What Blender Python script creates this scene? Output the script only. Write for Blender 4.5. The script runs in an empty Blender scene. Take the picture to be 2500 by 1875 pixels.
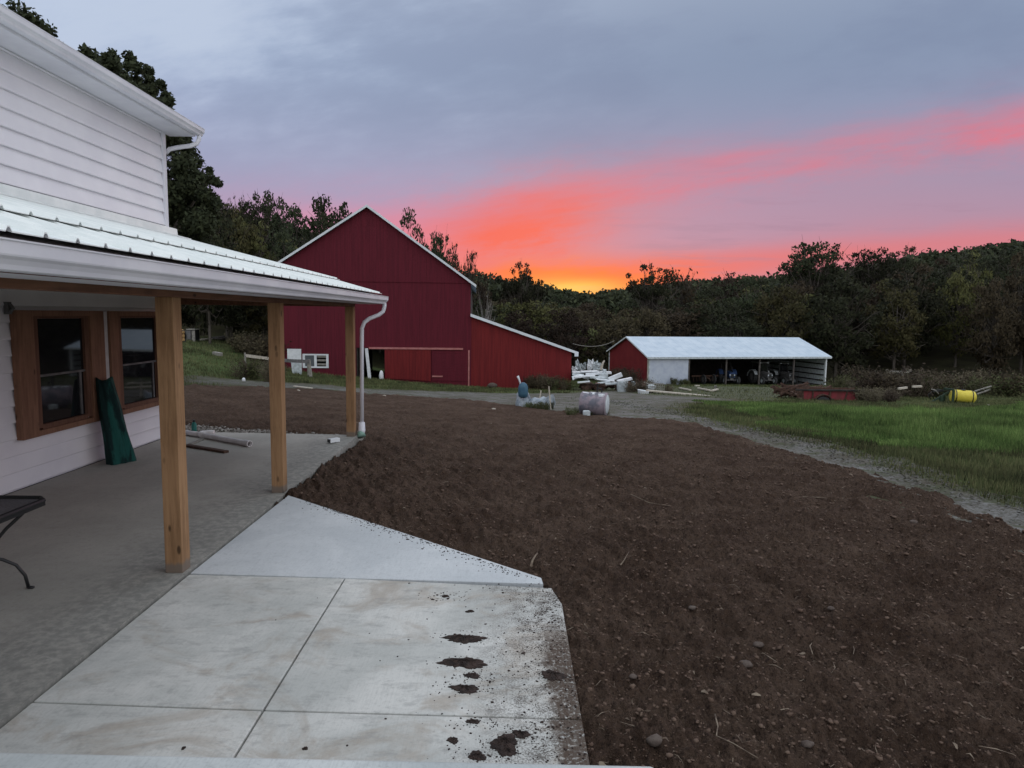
import bpy, math, random
import numpy as np
from mathutils import Vector, Matrix
random.seed(7); rng = np.random.default_rng(7)
scene = bpy.context.scene
C = scene.collection
# ------------------------------------------------------------------ camera
EYE = np.array([0.0, 0.0, 2.14])
FPX = 1667.0                                    # focal length of the 2500 px wide photograph
PITCH = math.atan(168.5 / FPX); YAW = -0.0075; ROLL = 0.0125
Rm = (Matrix.Rotation(YAW, 3, 'Z') @ Matrix.Rotation(math.pi / 2 - PITCH, 3, 'X') @ Matrix.Rotation(ROLL, 3, 'Z'))
RN = np.array(Rm)
cam_d = bpy.data.cameras.new('camera'); cam = bpy.data.objects.new('camera', cam_d); C.objects.link(cam)
cam.matrix_world = Matrix.Translation(Vector(EYE)) @ Rm.to_4x4()
cam_d.sensor_width = 36.0; cam_d.lens = 36.0 * FPX / 2500.0; cam_d.clip_start = 0.05; cam_d.clip_end = 5000
scene.camera = cam
scene.view_settings.view_transform = 'Standard'; scene.view_settings.look = 'None'
scene.view_settings.exposure = 0.0; scene.view_settings.gamma = 1.0; scene.view_settings.use_curve_mapping = False

# ------------------------------------------------------------------ sky
W = bpy.data.worlds.new('World'); scene.world = W; W.use_nodes = True
nt = W.node_tree; nt.nodes.clear(); L = nt.links
def lk(a, sock):
    if isinstance(a, (int, float)): sock.default_value = a
    elif isinstance(a, tuple): sock.default_value = (*a, 1.0) if len(a) == 3 and len(sock.default_value) == 4 else a
    else: L.new(a, sock)
def m(op, a, b=0.0, c=None):
    n = nt.nodes.new('ShaderNodeMath'); n.operation = op; lk(a, n.inputs[0]); lk(b, n.inputs[1])
    if c is not None: lk(c, n.inputs[2])
    return n.outputs[0]
def add(a, b): return m('ADD', a, b)
def sub(a, b): return m('SUBTRACT', a, b)
def mul(a, b): return m('MULTIPLY', a, b)
def smooth(x, a, b):
    n = nt.nodes.new('ShaderNodeMapRange'); n.interpolation_type = 'SMOOTHSTEP'
    lk(x, n.inputs[0]); lk(a, n.inputs[1]); lk(b, n.inputs[2]); n.inputs[3].default_value = 0; n.inputs[4].default_value = 1
    return n.outputs[0]
def gauss(*terms):                              # exp(-sum(t^2))
    s = None
    for t in terms:
        q = mul(t, t); s = q if s is None else add(s, q)
    return m('EXPONENT', mul(s, -1.0))
def mix(f, a, b):
    n = nt.nodes.new('ShaderNodeMix'); n.data_type = 'RGBA'; lk(f, n.inputs[0]); lk(a, n.inputs[6]); lk(b, n.inputs[7]); return n.outputs[2]
def noise(vec, scale, detail=3.0, rough=0.5):
    n = nt.nodes.new('ShaderNodeTexNoise'); L.new(vec, n.inputs['Vector']); n.inputs['Scale'].default_value = scale
    n.inputs['Detail'].default_value = detail; n.inputs['Roughness'].default_value = rough; return n.outputs[0]
def comb(x, y, z):
    n = nt.nodes.new('ShaderNodeCombineXYZ'); lk(x, n.inputs[0]); lk(y, n.inputs[1]); lk(z, n.inputs[2]); return n.outputs[0]
def lin(r, g, b):
    f = lambda c: (c / 255 / 12.92) if c / 255 <= 0.04045 else ((c / 255 + 0.055) / 1.055) ** 2.4
    return (f(r), f(g), f(b))
tc = nt.nodes.new('ShaderNodeTexCoord'); sx = nt.nodes.new('ShaderNodeSeparateXYZ'); L.new(tc.outputs['Generated'], sx.inputs[0])
x_, y_, z_ = sx.outputs
yc = m('MAXIMUM', y_, 0.25)
U = m('DIVIDE', x_, yc); V = m('DIVIDE', z_, yc)
front = smooth(y_, 0.2, 0.55)
warp = comb(mul(U, 1.3), mul(V, 5.0), 0.3)
n1 = sub(noise(warp, 2.2, 4.0), 0.5)
VS = sub(V, mul(U, 0.17))
n2 = sub(noise(comb(mul(U, 1.0), mul(VS, 9.0), 2.7), 3.0, 6.0, 0.62), 0.5)
n3 = sub(noise(comb(mul(U, 2.2), mul(VS, 7.0), 7.7), 4.0, 6.0, 0.65), 0.5)
n4 = sub(noise(comb(mul(U, 6.0), mul(VS, 16.0), 3.3), 3.5, 6.0, 0.7), 0.5)
Vw = add(add(V, mul(n1, 0.055)), add(mul(n3, 0.045), mul(n4, 0.030)))
# dusk cloud deck: dull blue, brighter overhead and to the left
hi = smooth(z_, 0.30, 0.95)
lowc = mix(smooth(U, -0.75, 0.35), lin(172, 188, 216), lin(134, 149, 176))
col = mix(smooth(z_, 0.10, 0.34), lin(158, 156, 186), lowc)
col = mix(mul(smooth(U, 0.0, 0.6), mul(smooth(V, 0.34, 0.12), 0.8)), col, lin(160, 142, 165))
col = mix(smooth(y_, 0.50, -0.15), col, mix(smooth(z_, 0.0, 0.5), (1.28, 1.21, 1.28), (1.14, 1.20, 1.28)))
col = mix(hi, col, (1.20, 1.30, 1.40))
cl = noise(comb(mul(U, 1.2), mul(V, 2.2), 5.1), 1.7, 4.0, 0.55)
col = mix(mul(mul(smooth(add(cl, mul(n3, .35)), 0.42, 0.66), smooth(U, 0.25, -0.45)), mul(smooth(V, 0.15, 0.35), 0.7)), col, lin(194, 206, 226))
col = mix(mul(smooth(add(cl, mul(n3, .3)), 0.54, 0.34), mul(smooth(V, 0.15, 0.3), 0.35)), col, lin(120, 132, 162))
# pinks and the fire over the valley
def over(c, f, rgb): return mix(m('MULTIPLY', m('MULTIPLY', f, front), 1.0), c, rgb)
leftpink = gauss(m('DIVIDE', sub(U, -0.20), 0.26), m('DIVIDE', sub(Vw, 0.10), 0.066))
col = over(col, mul(leftpink, 0.90), lin(222, 140, 168))
low = mul(smooth(V, 0.30, 0.07), smooth(U, -0.05, 0.25))
col = over(col, mul(low, 0.55), lin(200, 138, 158))
bandc = add(0.150, mul(add(U, 0.066), 0.165))
bw = add(0.027, mul(m('MAXIMUM', U, 0.0), 0.016))
band = gauss(m('DIVIDE', sub(Vw, bandc), bw))
band = mul(band, mul(smooth(U, -0.35, 0.05), 1.0))
band = mul(band, m('MAXIMUM', add(add(0.80, mul(n2, 2.2)), mul(n4, 0.9)), 0.0))
col = over(col, m('MINIMUM', mul(band, add(0.60, mul(smooth(U, 0.35, 0.8), 0.14))), 1.0), lin(228, 116, 132))
lowpink = mul(gauss(m('DIVIDE', sub(V, add(0.045, mul(m('MAXIMUM', U, 0.0), 0.10))), add(0.024, mul(n3, 0.02)))), smooth(U, -0.1, 0.1))
col = over(col, mul(lowpink, sub(0.80, mul(smooth(U, 0.3, 0.75), 0.25))), lin(230, 114, 114))
vred = sub(Vw, add(0.122, mul(add(U, 0.0), 0.16)))
red = gauss(m('DIVIDE', sub(U, 0.02), 0.145), m('DIVIDE', vred, 0.050))
col = over(col, m('MINIMUM', mul(red, add(add(0.98, mul(n2, 1.2)), mul(n4, 0.6))), 1.0), lin(240, 106, 96))
red2 = gauss(m('DIVIDE', sub(U, 0.09), 0.20), m('DIVIDE', sub(Vw, 0.056), 0.030))
col = over(col, m('MINIMUM', mul(red2, 1.15), 1.0), lin(244, 100, 74))
org = gauss(m('DIVIDE', sub(U, 0.085), 0.13), m('DIVIDE', sub(Vw, 0.052), 0.030))
col = over(col, mul(org, add(0.8, n2)), lin(250, 135, 72))
yel = gauss(m('DIVIDE', sub(U, 0.09), 0.075), m('DIVIDE', sub(V, 0.038), 0.013))
col = over(col, m('MINIMUM', mul(yel, add(0.95, mul(n2, 1.5))), 1.0), lin(255, 200, 100))
streak = smooth(noise(comb(mul(U, 1.5), mul(V, 16.0), 9.0), 3.5, 4.0, 0.6), 0.50, 0.72)
col = over(col, mul(mul(streak, smooth(V, 0.33, 0.1)), mul(smooth(U, 0.0, 0.3), 0.45)), lin(165, 132, 155))
sky = nt.nodes.new('ShaderNodeTexSky'); sky.sky_type = 'NISHITA'; sky.sun_disc = False
SUN_EL = math.radians(1.5); SUN_AZ = math.atan2(0.10, 1.0)
sky.sun_elevation = SUN_EL; sky.sun_rotation = SUN_AZ
bg1 = nt.nodes.new('ShaderNodeBackground'); L.new(sky.outputs[0], bg1.inputs[0]); bg1.inputs[1].default_value = 0.006
bg2 = nt.nodes.new('ShaderNodeBackground'); L.new(col, bg2.inputs[0]); bg2.inputs[1].default_value = 1.0
ads = nt.nodes.new('ShaderNodeAddShader'); L.new(bg1.outputs[0], ads.inputs[0]); L.new(bg2.outputs[0], ads.inputs[1])
wo = nt.nodes.new('ShaderNodeOutputWorld'); L.new(ads.outputs[0], wo.inputs[0])
# the sun has just set: only a faint warm remnant comes over the valley
sd = bpy.data.lights.new('sun', 'SUN'); sd.energy = 0.24; sd.angle = math.radians(25); sd.color = (1.0, 0.55, 0.42)
so = bpy.data.objects.new('sun', sd); C.objects.link(so)
dv = Vector((math.sin(SUN_AZ) * math.cos(math.radians(11)), math.cos(SUN_AZ) * math.cos(math.radians(11)), math.sin(math.radians(11))))
so.rotation_euler = dv.to_track_quat('Z', 'Y').to_euler()

# ------------------------------------------------------------------ terrain function and photo-to-world helpers
def sp(t, w): return w * np.logaddexp(0, np.asarray(t, float) / w)
def sst(x, a, b):
    t = np.clip((np.asarray(x, float) - a) / (b - a), 0, 1); return t * t * (3 - 2 * t)
UP = np.array([-1.6, -0.95, -0.6, -0.42, -0.32, -0.234, -0.144, -0.036, 0.06, 0.114, 0.192, 0.276, 0.348, 0.414, 0.504, 0.612, 0.756, 1.2, 2.5])
ZR = np.array([18, 18, 14, 9.5, 8.0, 4.6, 4.2, 6.0, 8.5, 8.0, 8.5, 8.0, 6.8, 7.5, 10, 15.5, 21, 30, 34.])
YR = np.array([110, 110, 105, 100, 100, 110, 150, 220, 350, 450, 350, 280, 250, 230, 230, 230, 230, 190, 150.])
def H0(x, y):
    return (-.04 - .0745 * sp(y - 8.5, 1.2) + .06 * sp(-x, 1.) * np.clip((y - 4) / 8, 0, 1)
            + 2.5 * (1 - np.exp(-.14 * sp(-(x + 15), 1.5))) * np.clip((y - 20) / 20, 0, 1))
def H(x, y):
    x = np.asarray(x, float); y = np.asarray(y, float)
    yy = np.clip(y, -40, 82); xx = np.clip(x, -60, 1e9)
    h = H0(xx, yy)
    u = x / np.maximum(y, 10.0)
    zr = np.interp(u, UP, ZR); yr = np.interp(u, UP, YR)
    t = sst(y, 80, 1) if False else np.clip((y - 80) / np.maximum(yr - 80, 1), 0, 1)
    t = t ** 0.8 * (1 - 0.0 * t)
    h2 = h + (zr - h) * (t * t * (3 - 2 * t) * 0.5 + t * 0.5)
    side = sst(np.abs(x), 60, 160) * 16 * sst(y, -20, 60) * (1 - sst(y, 60, 90))
    return h2 + side - 0.02 * np.maximum(y - yr, 0)
def ray(px, py): return RN @ np.array([(px - 1250.) / FPX, -(py - 937.5) / FPX, -1.0])
def PY(px, py, Y): d = ray(px, py); return EYE + d * (Y / d[1])
def PX(px, py, X): d = ray(px, py); return EYE + d * (X / d[0])
def PZ(px, py, Z): d = ray(px, py); return EYE + d * ((Z - EYE[2]) / d[2])
def G(px, py):
    d = ray(px, py); t = np.arange(1, 260, .02)
    p = EYE[None] + d[None] * t[:, None]
    k = np.argmax(p[:, 2] < H(p[:, 0], p[:, 1])); return p[k]
DD = 2500 / 2212.

# ------------------------------------------------------------------ numpy noise
_perm = rng.permutation(1024); _ga = rng.uniform(0, 2 * np.pi, 1024); _gx, _gy = np.cos(_ga), np.sin(_ga)
def perlin(x, y):
    xi = np.floor(x).astype(int); yi = np.floor(y).astype(int); xf = x - xi; yf = y - yi
    def g(i, j, fx, fy):
        h = _perm[(_perm[i & 1023] + j) & 1023]; return _gx[h] * fx + _gy[h] * fy
    u = xf ** 3 * (xf * (xf * 6 - 15) + 10); v = yf ** 3 * (yf * (yf * 6 - 15) + 10)
    a = g(xi, yi, xf, yf); b = g(xi + 1, yi, xf - 1, yf); c = g(xi, yi + 1, xf, yf - 1); d = g(xi + 1, yi + 1, xf - 1, yf - 1)
    return (a + (b - a) * u) + ((c + (d - c) * u) - (a + (b - a) * u)) * v
def sdist(px, py, poly):                         # signed distance, positive inside
    poly = np.array(poly, float); n = len(poly); d = np.full(px.shape, 1e9); ins = np.zeros(px.shape, bool)
    for i in range(n):
        a = poly[i]; b = poly[(i + 1) % n]; e = b - a
        t = np.clip(((px - a[0]) * e[0] + (py - a[1]) * e[1]) / (e @ e), 0, 1)
        d = np.minimum(d, np.hypot(px - a[0] - t * e[0], py - a[1] - t * e[1]))
        c = ((a[1] > py) != (b[1] > py)) & (px < (b[0] - a[0]) * (py - a[1]) / (b[1] - a[1] + 1e-12) + a[0])
        ins ^= c
    return np.where(ins, d, -d)

# ------------------------------------------------------------------ materials
def mat(name, base, rough=0.7, metal=0.0, spec=0.3, trans=0.0):
    M = bpy.data.materials.new(name); M.use_nodes = True
    b = M.node_tree.nodes['Principled BSDF']; b.inputs['Base Color'].default_value = (*base, 1); b.inputs['Roughness'].default_value = rough
    b.inputs['Metallic'].default_value = metal; b.inputs['Specular IOR Level'].default_value = spec
    return M
class N:                                         # tiny node helper for materials
    def __init__(s, M): s.t = M.node_tree; s.n = s.t.nodes; s.l = s.t.links; s.b = s.n['Principled BSDF']
    def set(s, a, sock):
        if isinstance(a, (int, float)): sock.default_value = a
        elif isinstance(a, tuple): sock.default_value = (*a, 1.0)[:len(sock.default_value)]
        else: s.l.new(a, sock)
    def coord(s, kind='Object', scale=(1, 1, 1), rot=(0, 0, 0)):
        t = s.n.new('ShaderNodeTexCoord'); mp = s.n.new('ShaderNodeMapping'); s.l.new(t.outputs[kind], mp.inputs[0])
        mp.inputs['Scale'].default_value = scale; mp.inputs['Rotation'].default_value = rot; return mp.outputs[0]
    def world(s, scale=(1, 1, 1)):
        t = s.n.new('ShaderNodeNewGeometry'); mp = s.n.new('ShaderNodeMapping'); s.l.new(t.outputs['Position'], mp.inputs[0])
        mp.inputs['Scale'].default_value = scale; return mp.outputs[0]
    def noise(s, vec, sc, det=4, ro=0.55, dist=0.0):
        t = s.n.new('ShaderNodeTexNoise'); s.l.new(vec, t.inputs['Vector']); t.inputs['Scale'].default_value = sc
        t.inputs['Detail'].default_value = det; t.inputs['Roughness'].default_value = ro; t.inputs['Distortion'].default_value = dist; return t.outputs[0]
    def vor(s, vec, sc, out='Distance'):
        t = s.n.new('ShaderNodeTexVoronoi'); s.l.new(vec, t.inputs['Vector']); t.inputs['Scale'].default_value = sc; return t.outputs[out]
    def rng(s, x, a, b, c=0., d=1., sm=True):
        t = s.n.new('ShaderNodeMapRange'); t.interpolation_type = 'SMOOTHSTEP' if sm else 'LINEAR'
        for i, v in enumerate((x, a, b, c, d)): s.set(v, t.inputs[i])
        return t.outputs[0]
    def m(s, op, a, b=0.0):
        t = s.n.new('ShaderNodeMath'); t.operation = op; s.set(a, t.inputs[0]); s.set(b, t.inputs[1]); return t.outputs[0]
    def mix(s, f, a, b, mode='MIX'):
        t = s.n.new('ShaderNodeMix'); t.data_type = 'RGBA'; t.blend_type = mode; s.set(f, t.inputs[0]); s.set(a, t.inputs[6]); s.set(b, t.inputs[7]); return t.outputs[2]
    def sep(s, v):
        t = s.n.new('ShaderNodeSeparateXYZ'); s.l.new(v, t.inputs[0]); return t.outputs
    def rand(s): return s.n.new('ShaderNodeObjectInfo').outputs['Random']
    def attr(s, name):
        t = s.n.new('ShaderNodeAttribute'); t.attribute_name = name; return t.outputs['Fac']
    def col(s, c): s.set(c, s.b.inputs['Base Color'])
    def bump(s, h, strength=0.3, dist=0.01):
        t = s.n.new('ShaderNodeBump'); s.set(h, t.inputs['Height']); t.inputs['Strength'].default_value = strength; t.inputs['Distance'].default_value = dist
        s.l.new(t.outputs[0], s.b.inputs['Normal'])
def mottled(name, a, b, sc=6., rough=0.75, lo=.35, hi=.65, bump=0.0, spec=0.3, metal=0.0, coord='W', scale=(1, 1, 1), jitter=0.0):
    M = mat(name, a, rough, metal, spec); n = N(M); v = n.world(scale) if coord == 'W' else n.coord('Object', scale)
    f = n.noise(v, sc, 5, 0.6); c = n.mix(n.rng(f, lo, hi), a, b)
    if jitter:
        k = n.rng(n.rand(), 0, 1, 1 - jitter, 1 + jitter, False)
        t = n.n.new('ShaderNodeVectorMath'); t.operation = 'SCALE'; n.set(c, t.inputs[0]); n.l.new(k, t.inputs[3]); c = t.outputs[0]
    n.col(c)
    if bump: n.bump(n.noise(v, sc * 5, 4), bump, 0.01)
    return M
MT = {}
def wood_mat(name, light, dark, knots=True, scale=1.0, axis=2, rough=0.75, base_z=None):
    M = mat(name, light, rough); n = N(M); s = [9 * scale, 9 * scale, 9 * scale]; s[axis] = 0.55 * scale
    v = n.coord('Object', tuple(s)); g = n.noise(v, 3.2, 5, 0.65, 0.4); g2 = n.noise(v, 12.0, 3, 0.6)
    c = n.mix(n.rng(g, .36, .66), light, dark)
    c = n.mix(n.rng(g2, .5, .75, 0, .35), c, tuple(d * .7 for d in dark))
    if knots:
        s2 = [7., 7., 7.]; s2[axis] = 3.0
        k = n.vor(n.coord('Object', tuple(s2)), 1.0)
        c = n.mix(n.rng(k, .07, .15, 1, 0), c, tuple(d * .25 for d in dark)); c = n.mix(n.rng(n.noise(n.coord('Object', (40, 40, 2)), 3.0, 4), .6, .68, 0, .5), c, tuple(d * .5 for d in dark)); c = n.mix(n.rng(n.noise(n.coord('Object', (2, 2, 1)), 2.0, 3), .4, .65, 0, .45), c, tuple(l_ * 1.15 for l_ in light))
    if base_z:                                    # splash of wet concrete dust at the foot of the posts
        z = n.sep(n.world())[2]; e = n.m('ADD', z, n.m('MULTIPLY', n.noise(n.world((30, 30, 4)), 1.0), .06))
        c = n.mix(n.rng(e, .10, .145, .75, 0), c, (.16, .145, .13))
    n.col(c); n.bump(g2, .25, .004); return M
MT['post'] = wood_mat('cedar_post', (.35, .205, .105), (.235, .13, .063), base_z=True)
MT['beam'] = wood_mat('cedar_beam', (.20, .095, .055), (.12, .055, .034), axis=1)
MT['trim'] = wood_mat('rough_sawn_trim', (.24, .125, .078), (.16, .078, .048))
MT['jamb'] = wood_mat('window_jamb_wood', (.17, .085, .055), (.11, .05, .032), knots=False)
MT['siding'] = mottled('white_vinyl_siding', (.76, .74, .78), (.82, .80, .83), 1.3, .45, bump=0.05)
MT['whitemetal'] = mottled('white_painted_metal', (.66, .66, .71), (.74, .74, .78), 2.0, .5, spec=.3)
MT['roofmetal'] = mottled('white_roof_metal', (.72, .765, .75), (.82, .85, .83), 3.0, .42, spec=.5, bump=.04)
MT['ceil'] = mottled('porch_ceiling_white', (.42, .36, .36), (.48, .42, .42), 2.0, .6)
MT['shadowgap'] = mat('dark_gap_shade', (.03, .028, .028), .9)  # near-black colour standing in for shade in the gap under the wall
MT['shingle'] = mottled('grey_shingle', (.16, .16, .17), (.24, .24, .25), 9.0, .9)
def glass_mat():
    M = mat('window_glass', (.012, .012, .014), .03, 0, .5); return M
MT['glass'] = glass_mat()
def concrete(name, a, b, dirt=False, dark=None):
    M = mat(name, a, .85); n = N(M); w = n.world()
    f = n.noise(w, 1.1, 6, .62, .4); f2 = n.noise(w, 14, 5, .7); f3 = n.noise(w, 55, 3, .6)
    c = n.mix(n.rng(f, .35, .68), a, b)
    c = n.mix(n.rng(f2, .5, .72, 0, .30), c, tuple(x * .62 for x in a))
    if dirt:                                      # mud tracked over the outer edge of the walk
        xs = n.sep(w)
        st = n.noise(n.world((.8, 1.0, 1)), 1.9, 6, .68, .8)
        c = n.mix(n.rng(st, .48, .66, 0, .6), c, (.34, .28, .22)); c = n.mix(n.rng(n.noise(n.world((1, 2, 1)), 5.0, 6, .75), .5, .66, 0, .45), c, (.27, .27, .26))
        edge = n.m('ADD', xs[0], n.m('MULTIPLY', n.m('SUBTRACT', n.noise(w, 3.0, 5, .7), .5), .9))
        k = n.m('MULTIPLY', n.rng(edge, -.40, .42), n.rng(n.m('ADD', n.m('MULTIPLY', n.noise(w, 85, 3, .8), .65), n.m('MULTIPLY', n.noise(w, 9, 4, .7), .35)), .47, .55))
        k = n.m('MULTIPLY', k, n.rng(xs[1], 6.0, 5.2))
        c = n.mix(k, c, (.055, .040, .030))
        e2 = n.m('ADD', xs[0], n.m('MULTIPLY', n.m('SUBTRACT', n.noise(w, 7.0, 4, .6), .5), .22))
        k2 = n.m('MULTIPLY', n.rng(e2, .24, .30), n.rng(xs[1], 4.7, 4.2))
        c = n.mix(n.m('MULTIPLY', k2, n.rng(n.noise(w, 40, 3), .3, .5)), c, (.075, .052, .038))
        rr = n.rng(n.noise(w, 30, 5, .8), .60, .66, 0, .5)
        c = n.mix(n.m('MULTIPLY', rr, n.rng(xs[0], -.9, .2)), c, (.10, .08, .06))
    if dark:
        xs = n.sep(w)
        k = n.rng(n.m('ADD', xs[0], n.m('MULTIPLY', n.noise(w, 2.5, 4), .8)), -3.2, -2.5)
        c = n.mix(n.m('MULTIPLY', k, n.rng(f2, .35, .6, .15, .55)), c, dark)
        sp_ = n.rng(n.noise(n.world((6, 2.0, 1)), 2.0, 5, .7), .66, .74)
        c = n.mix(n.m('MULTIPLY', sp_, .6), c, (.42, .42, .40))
    bm_ = n.noise(n.world((60, 2.5, 1)), 2.0, 3, .6); c = n.mix(n.rng(bm_, .45, .7, 0, .16), c, tuple(x * .6 for x in a)); c = n.mix(n.rng(f3, .5, .75, 0, .28), c, tuple(x * .55 for x in a))
    n.col(c); n.bump(n.m('ADD', f2, n.m('MULTIPLY', f3, .6)), .22, .006); return M
MT['walk'] = concrete('fresh_concrete', (.46, .465, .44), (.64, .63, .595), dirt=True)
MT['walk2'] = concrete('clean_concrete', (.50, .525, .54), (.60, .62, .63))
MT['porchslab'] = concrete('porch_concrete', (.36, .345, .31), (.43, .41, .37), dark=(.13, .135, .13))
MT['stoop'] = concrete('stoop_concrete', (.42, .45, .45), (.58, .60, .59))
def soil_mat(name, a, b, c3, sc=1.0):
    M = mat(name, a, .95, 0, .15); n = N(M); w = n.world()
    f = n.noise(w, 1.2 * sc, 6, .65); f2 = n.noise(w, 22 * sc, 5, .7); f3 = n.noise(w, 90 * sc, 4, .7)
    c = n.mix(n.rng(f, .35, .68), a, b); c = n.mix(n.rng(f2, .48, .72, 0, .6), c, c3)
    c = n.mix(n.rng(f3, .56, .66, 0, .6), c, (.19, .14, .11)); c = n.mix(n.rng(n.noise(n.world((1, .6, 1)), 45 * sc, 4, .8), .50, .62, 0, .75), c, (.030, .018, .014))
    n.col(c); n.bump(n.m('ADD', f2, f3), 1.0, .05); return M
MT['soil'] = soil_mat('tilled_soil', (.088, .053, .036), (.150, .098, .070), (.034, .020, .014))
MT['clod'] = mottled('soil_clod', (.088, .054, .038), (.135, .092, .068), 14, .95)
MT['mud'] = mottled('wet_mud', (.022, .015, .013), (.05, .032, .026), 30, .8, bump=.6)
MT['straw'] = mottled('dry_straw', (.24, .19, .14), (.11, .08, .06), 12, .9)
MT['stone'] = mottled('field_stone', (.075, .055, .046), (.12, .095, .08), 18, .9, bump=.4)
def gravel_mat():
    M = mat('gravel', (.15, .14, .125), .95, 0, .2); n = N(M); w = n.world()
    f = n.noise(w, .7, 5, .6); f2 = n.noise(w, 16, 5, .75); v = n.vor(w, 26., 'Color')
    c = n.mix(n.rng(f, .38, .62), (.095, .088, .072), (.17, .165, .155))
    c = n.mix(n.rng(f2, .42, .60, 0, .7), c, (.060, .052, .040))
    g = n.sep(v)[0]; c = n.mix(n.rng(g, .6, 1, 0, .4), c, (.28, .28, .28))
    gr = n.noise(w, 2.3, 5, .7); c = n.mix(n.rng(gr, .47, .62, 0, .75), c, (.060, .068, .032))
    c = n.mix(n.rng(n.m('ADD', n.attr('wear'), n.m('MULTIPLY', n.m('SUBTRACT', f2, .5), .9)), .25, .8), c, n.mix(n.rng(gr, .4, .6), (.075, .062, .042), (.060, .066, .030)))
    n.col(c); n.bump(f2, .8, .03); return M
MT['gravel'] = gravel_mat()
def ground_mat():
    M = mat('meadow_ground', (.06, .09, .03), .95, 0, .15); n = N(M); w = n.world()
    f = n.noise(w, .5, 5, .6); f2 = n.noise(w, 7, 5, .7)
    c = n.mix(n.rng(f, .36, .64), (.062, .095, .026), (.085, .105, .038))
    c = n.mix(n.rng(f2, .45, .7, 0, .55), c, (.040, .045, .022))
    c = n.mix(n.attr('wood'), c, n.mix(n.rng(f, .4, .6), (.030, .026, .015), (.040, .038, .018)))
    c = n.mix(n.attr('bare'), c, n.mix(n.rng(f2, .4, .6), (.115, .105, .085), (.065, .075, .04)))
    n.col(c); n.bump(f2, .8, .06); return M
MT['ground'] = ground_mat()
def leafmat(name, a, b, tr=0.15):
    M = bpy.data.materials.new(name); M.use_nodes = True; n = N(M)
    g = n.n.new('ShaderNodeNewGeometry'); f = n.noise(n.coord('Object'), .9, 3, .5)
    r = n.rand()
    k = n.m('ADD', n.m('MULTIPLY', f, .6), n.m('MULTIPLY', g.outputs['Random Per Island'], .4))
    c = n.mix(n.rng(k, .3, .7), a, b)
    h = n.n.new('ShaderNodeHueSaturation'); n.set(c, h.inputs['Color']); n.set(n.rng(r, 0, 1, .46, .52, False), h.inputs['Hue'])
    n.set(n.m('MULTIPLY', n.rng(r, 0, 1, .55, 1.5, False), n.m('ADD', n.attr('tone'), 1.0)), h.inputs['Value']); c = h.outputs[0]
    n.col(c); n.b.inputs['Roughness'].default_value = .8; n.b.inputs['Specular IOR Level'].default_value = .15
    at_ = n.n.new('ShaderNodeAttribute'); at_.attribute_name = 'nrm'; vt_ = n.n.new('ShaderNodeVectorTransform'); vt_.vector_type = 'NORMAL'; vt_.convert_from = 'OBJECT'; vt_.convert_to = 'WORLD'; n.l.new(at_.outputs['Vector'], vt_.inputs[0])
    vs_ = n.n.new('ShaderNodeVectorMath'); vs_.operation = 'SCALE'; n.l.new(vt_.outputs[0], vs_.inputs[0]); vs_.inputs[3].default_value = 1.3
    va_ = n.n.new('ShaderNodeVectorMath'); va_.operation = 'ADD'; n.l.new(vs_.outputs[0], va_.inputs[0]); n.l.new(g.outputs['Normal'], va_.inputs[1])
    vn_ = n.n.new('ShaderNodeVectorMath'); vn_.operation = 'NORMALIZE'; n.l.new(va_.outputs[0], vn_.inputs[0]); n.l.new(vn_.outputs[0], n.b.inputs['Normal'])
    t = n.n.new('ShaderNodeBsdfTranslucent'); n.l.new(c, t.inputs[0]); mx = n.n.new('ShaderNodeMixShader'); mx.inputs[0].default_value = tr
    n.l.new(n.b.outputs[0], mx.inputs[1]); n.l.new(t.outputs[0], mx.inputs[2]); n.l.new(mx.outputs[0], n.n['Material Output'].inputs[0]); return M
MT['leafdark'] = leafmat('leaf_dark', (.021, .026, .013), (.039, .045, .021))
MT['leafolive'] = leafmat('leaf_olive', (.066, .072, .026), (.105, .104, .036))
MT['leafbrown'] = leafmat('leaf_brown', (.040, .031, .018), (.062, .048, .027))
MT['bark'] = mottled('bark', (.055, .045, .036), (.11, .095, .08), 4, .95, scale=(1, 1, .3))
MT['barkpale'] = mottled('pale_bark', (.20, .17, .15), (.30, .27, .24), 4, .95)
MT['grassl'] = leafmat('grass_lush', (.060, .106, .026), (.118, .165, .050), .2)
MT['grassd'] = leafmat('grass_rough', (.058, .074, .028), (.105, .108, .048), .2)
MT['weed'] = leafmat('weed_dry', (.075, .060, .038), (.115, .100, .062), .1)
MT['barn'] = mottled('barn_red_paint', (.088, .006, .015), (.112, .0080, .019), 3.5, .8, scale=(2.5, 1, .12), jitter=0)
MT['barn2'] = mottled('barn_fresh_red_paint', (.125, .008, .010), (.165, .012, .013), 3.5, .75, scale=(2.5, 1, .12))
MT['barntrim'] = mottled('barn_roof_edge_white', (.62, .66, .70), (.70, .73, .76), 2, .5)
MT['pinktrim'] = mottled('faded_pink_track', (.36, .13, .12), (.44, .18, .17), 3, .7)
MT['white'] = mottled('white_paint', (.62, .64, .66), (.74, .76, .78), 3, .6)
MT['offwhite'] = mottled('grimy_white', (.40, .44, .45), (.60, .64, .66), 5, .7)
MT['shedroof'] = mottled('galvanised_roof', (.44, .52, .60), (.53, .60, .67), 1.0, .45, spec=.5)
MT['shedred'] = mottled('shed_red_metal', (.185, .018, .022), (.22, .024, .026), 1, .7)
MT['sheddoor'] = mottled('shed_white_door', (.46, .50, .60), (.54, .58, .66), 2, .5)
MT['black'] = mat('black_iron', (.012, .013, .014), .45, 0, .5)
MT['dark2'] = mottled('dark_post_timber', (.07, .06, .055), (.11, .095, .085), 3, .9)  # dark timber tone of the inner shed posts
MT['dark'] = mottled('dark_interior_wood', (.020, .017, .015), (.04, .034, .03), 3, .9)
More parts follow.
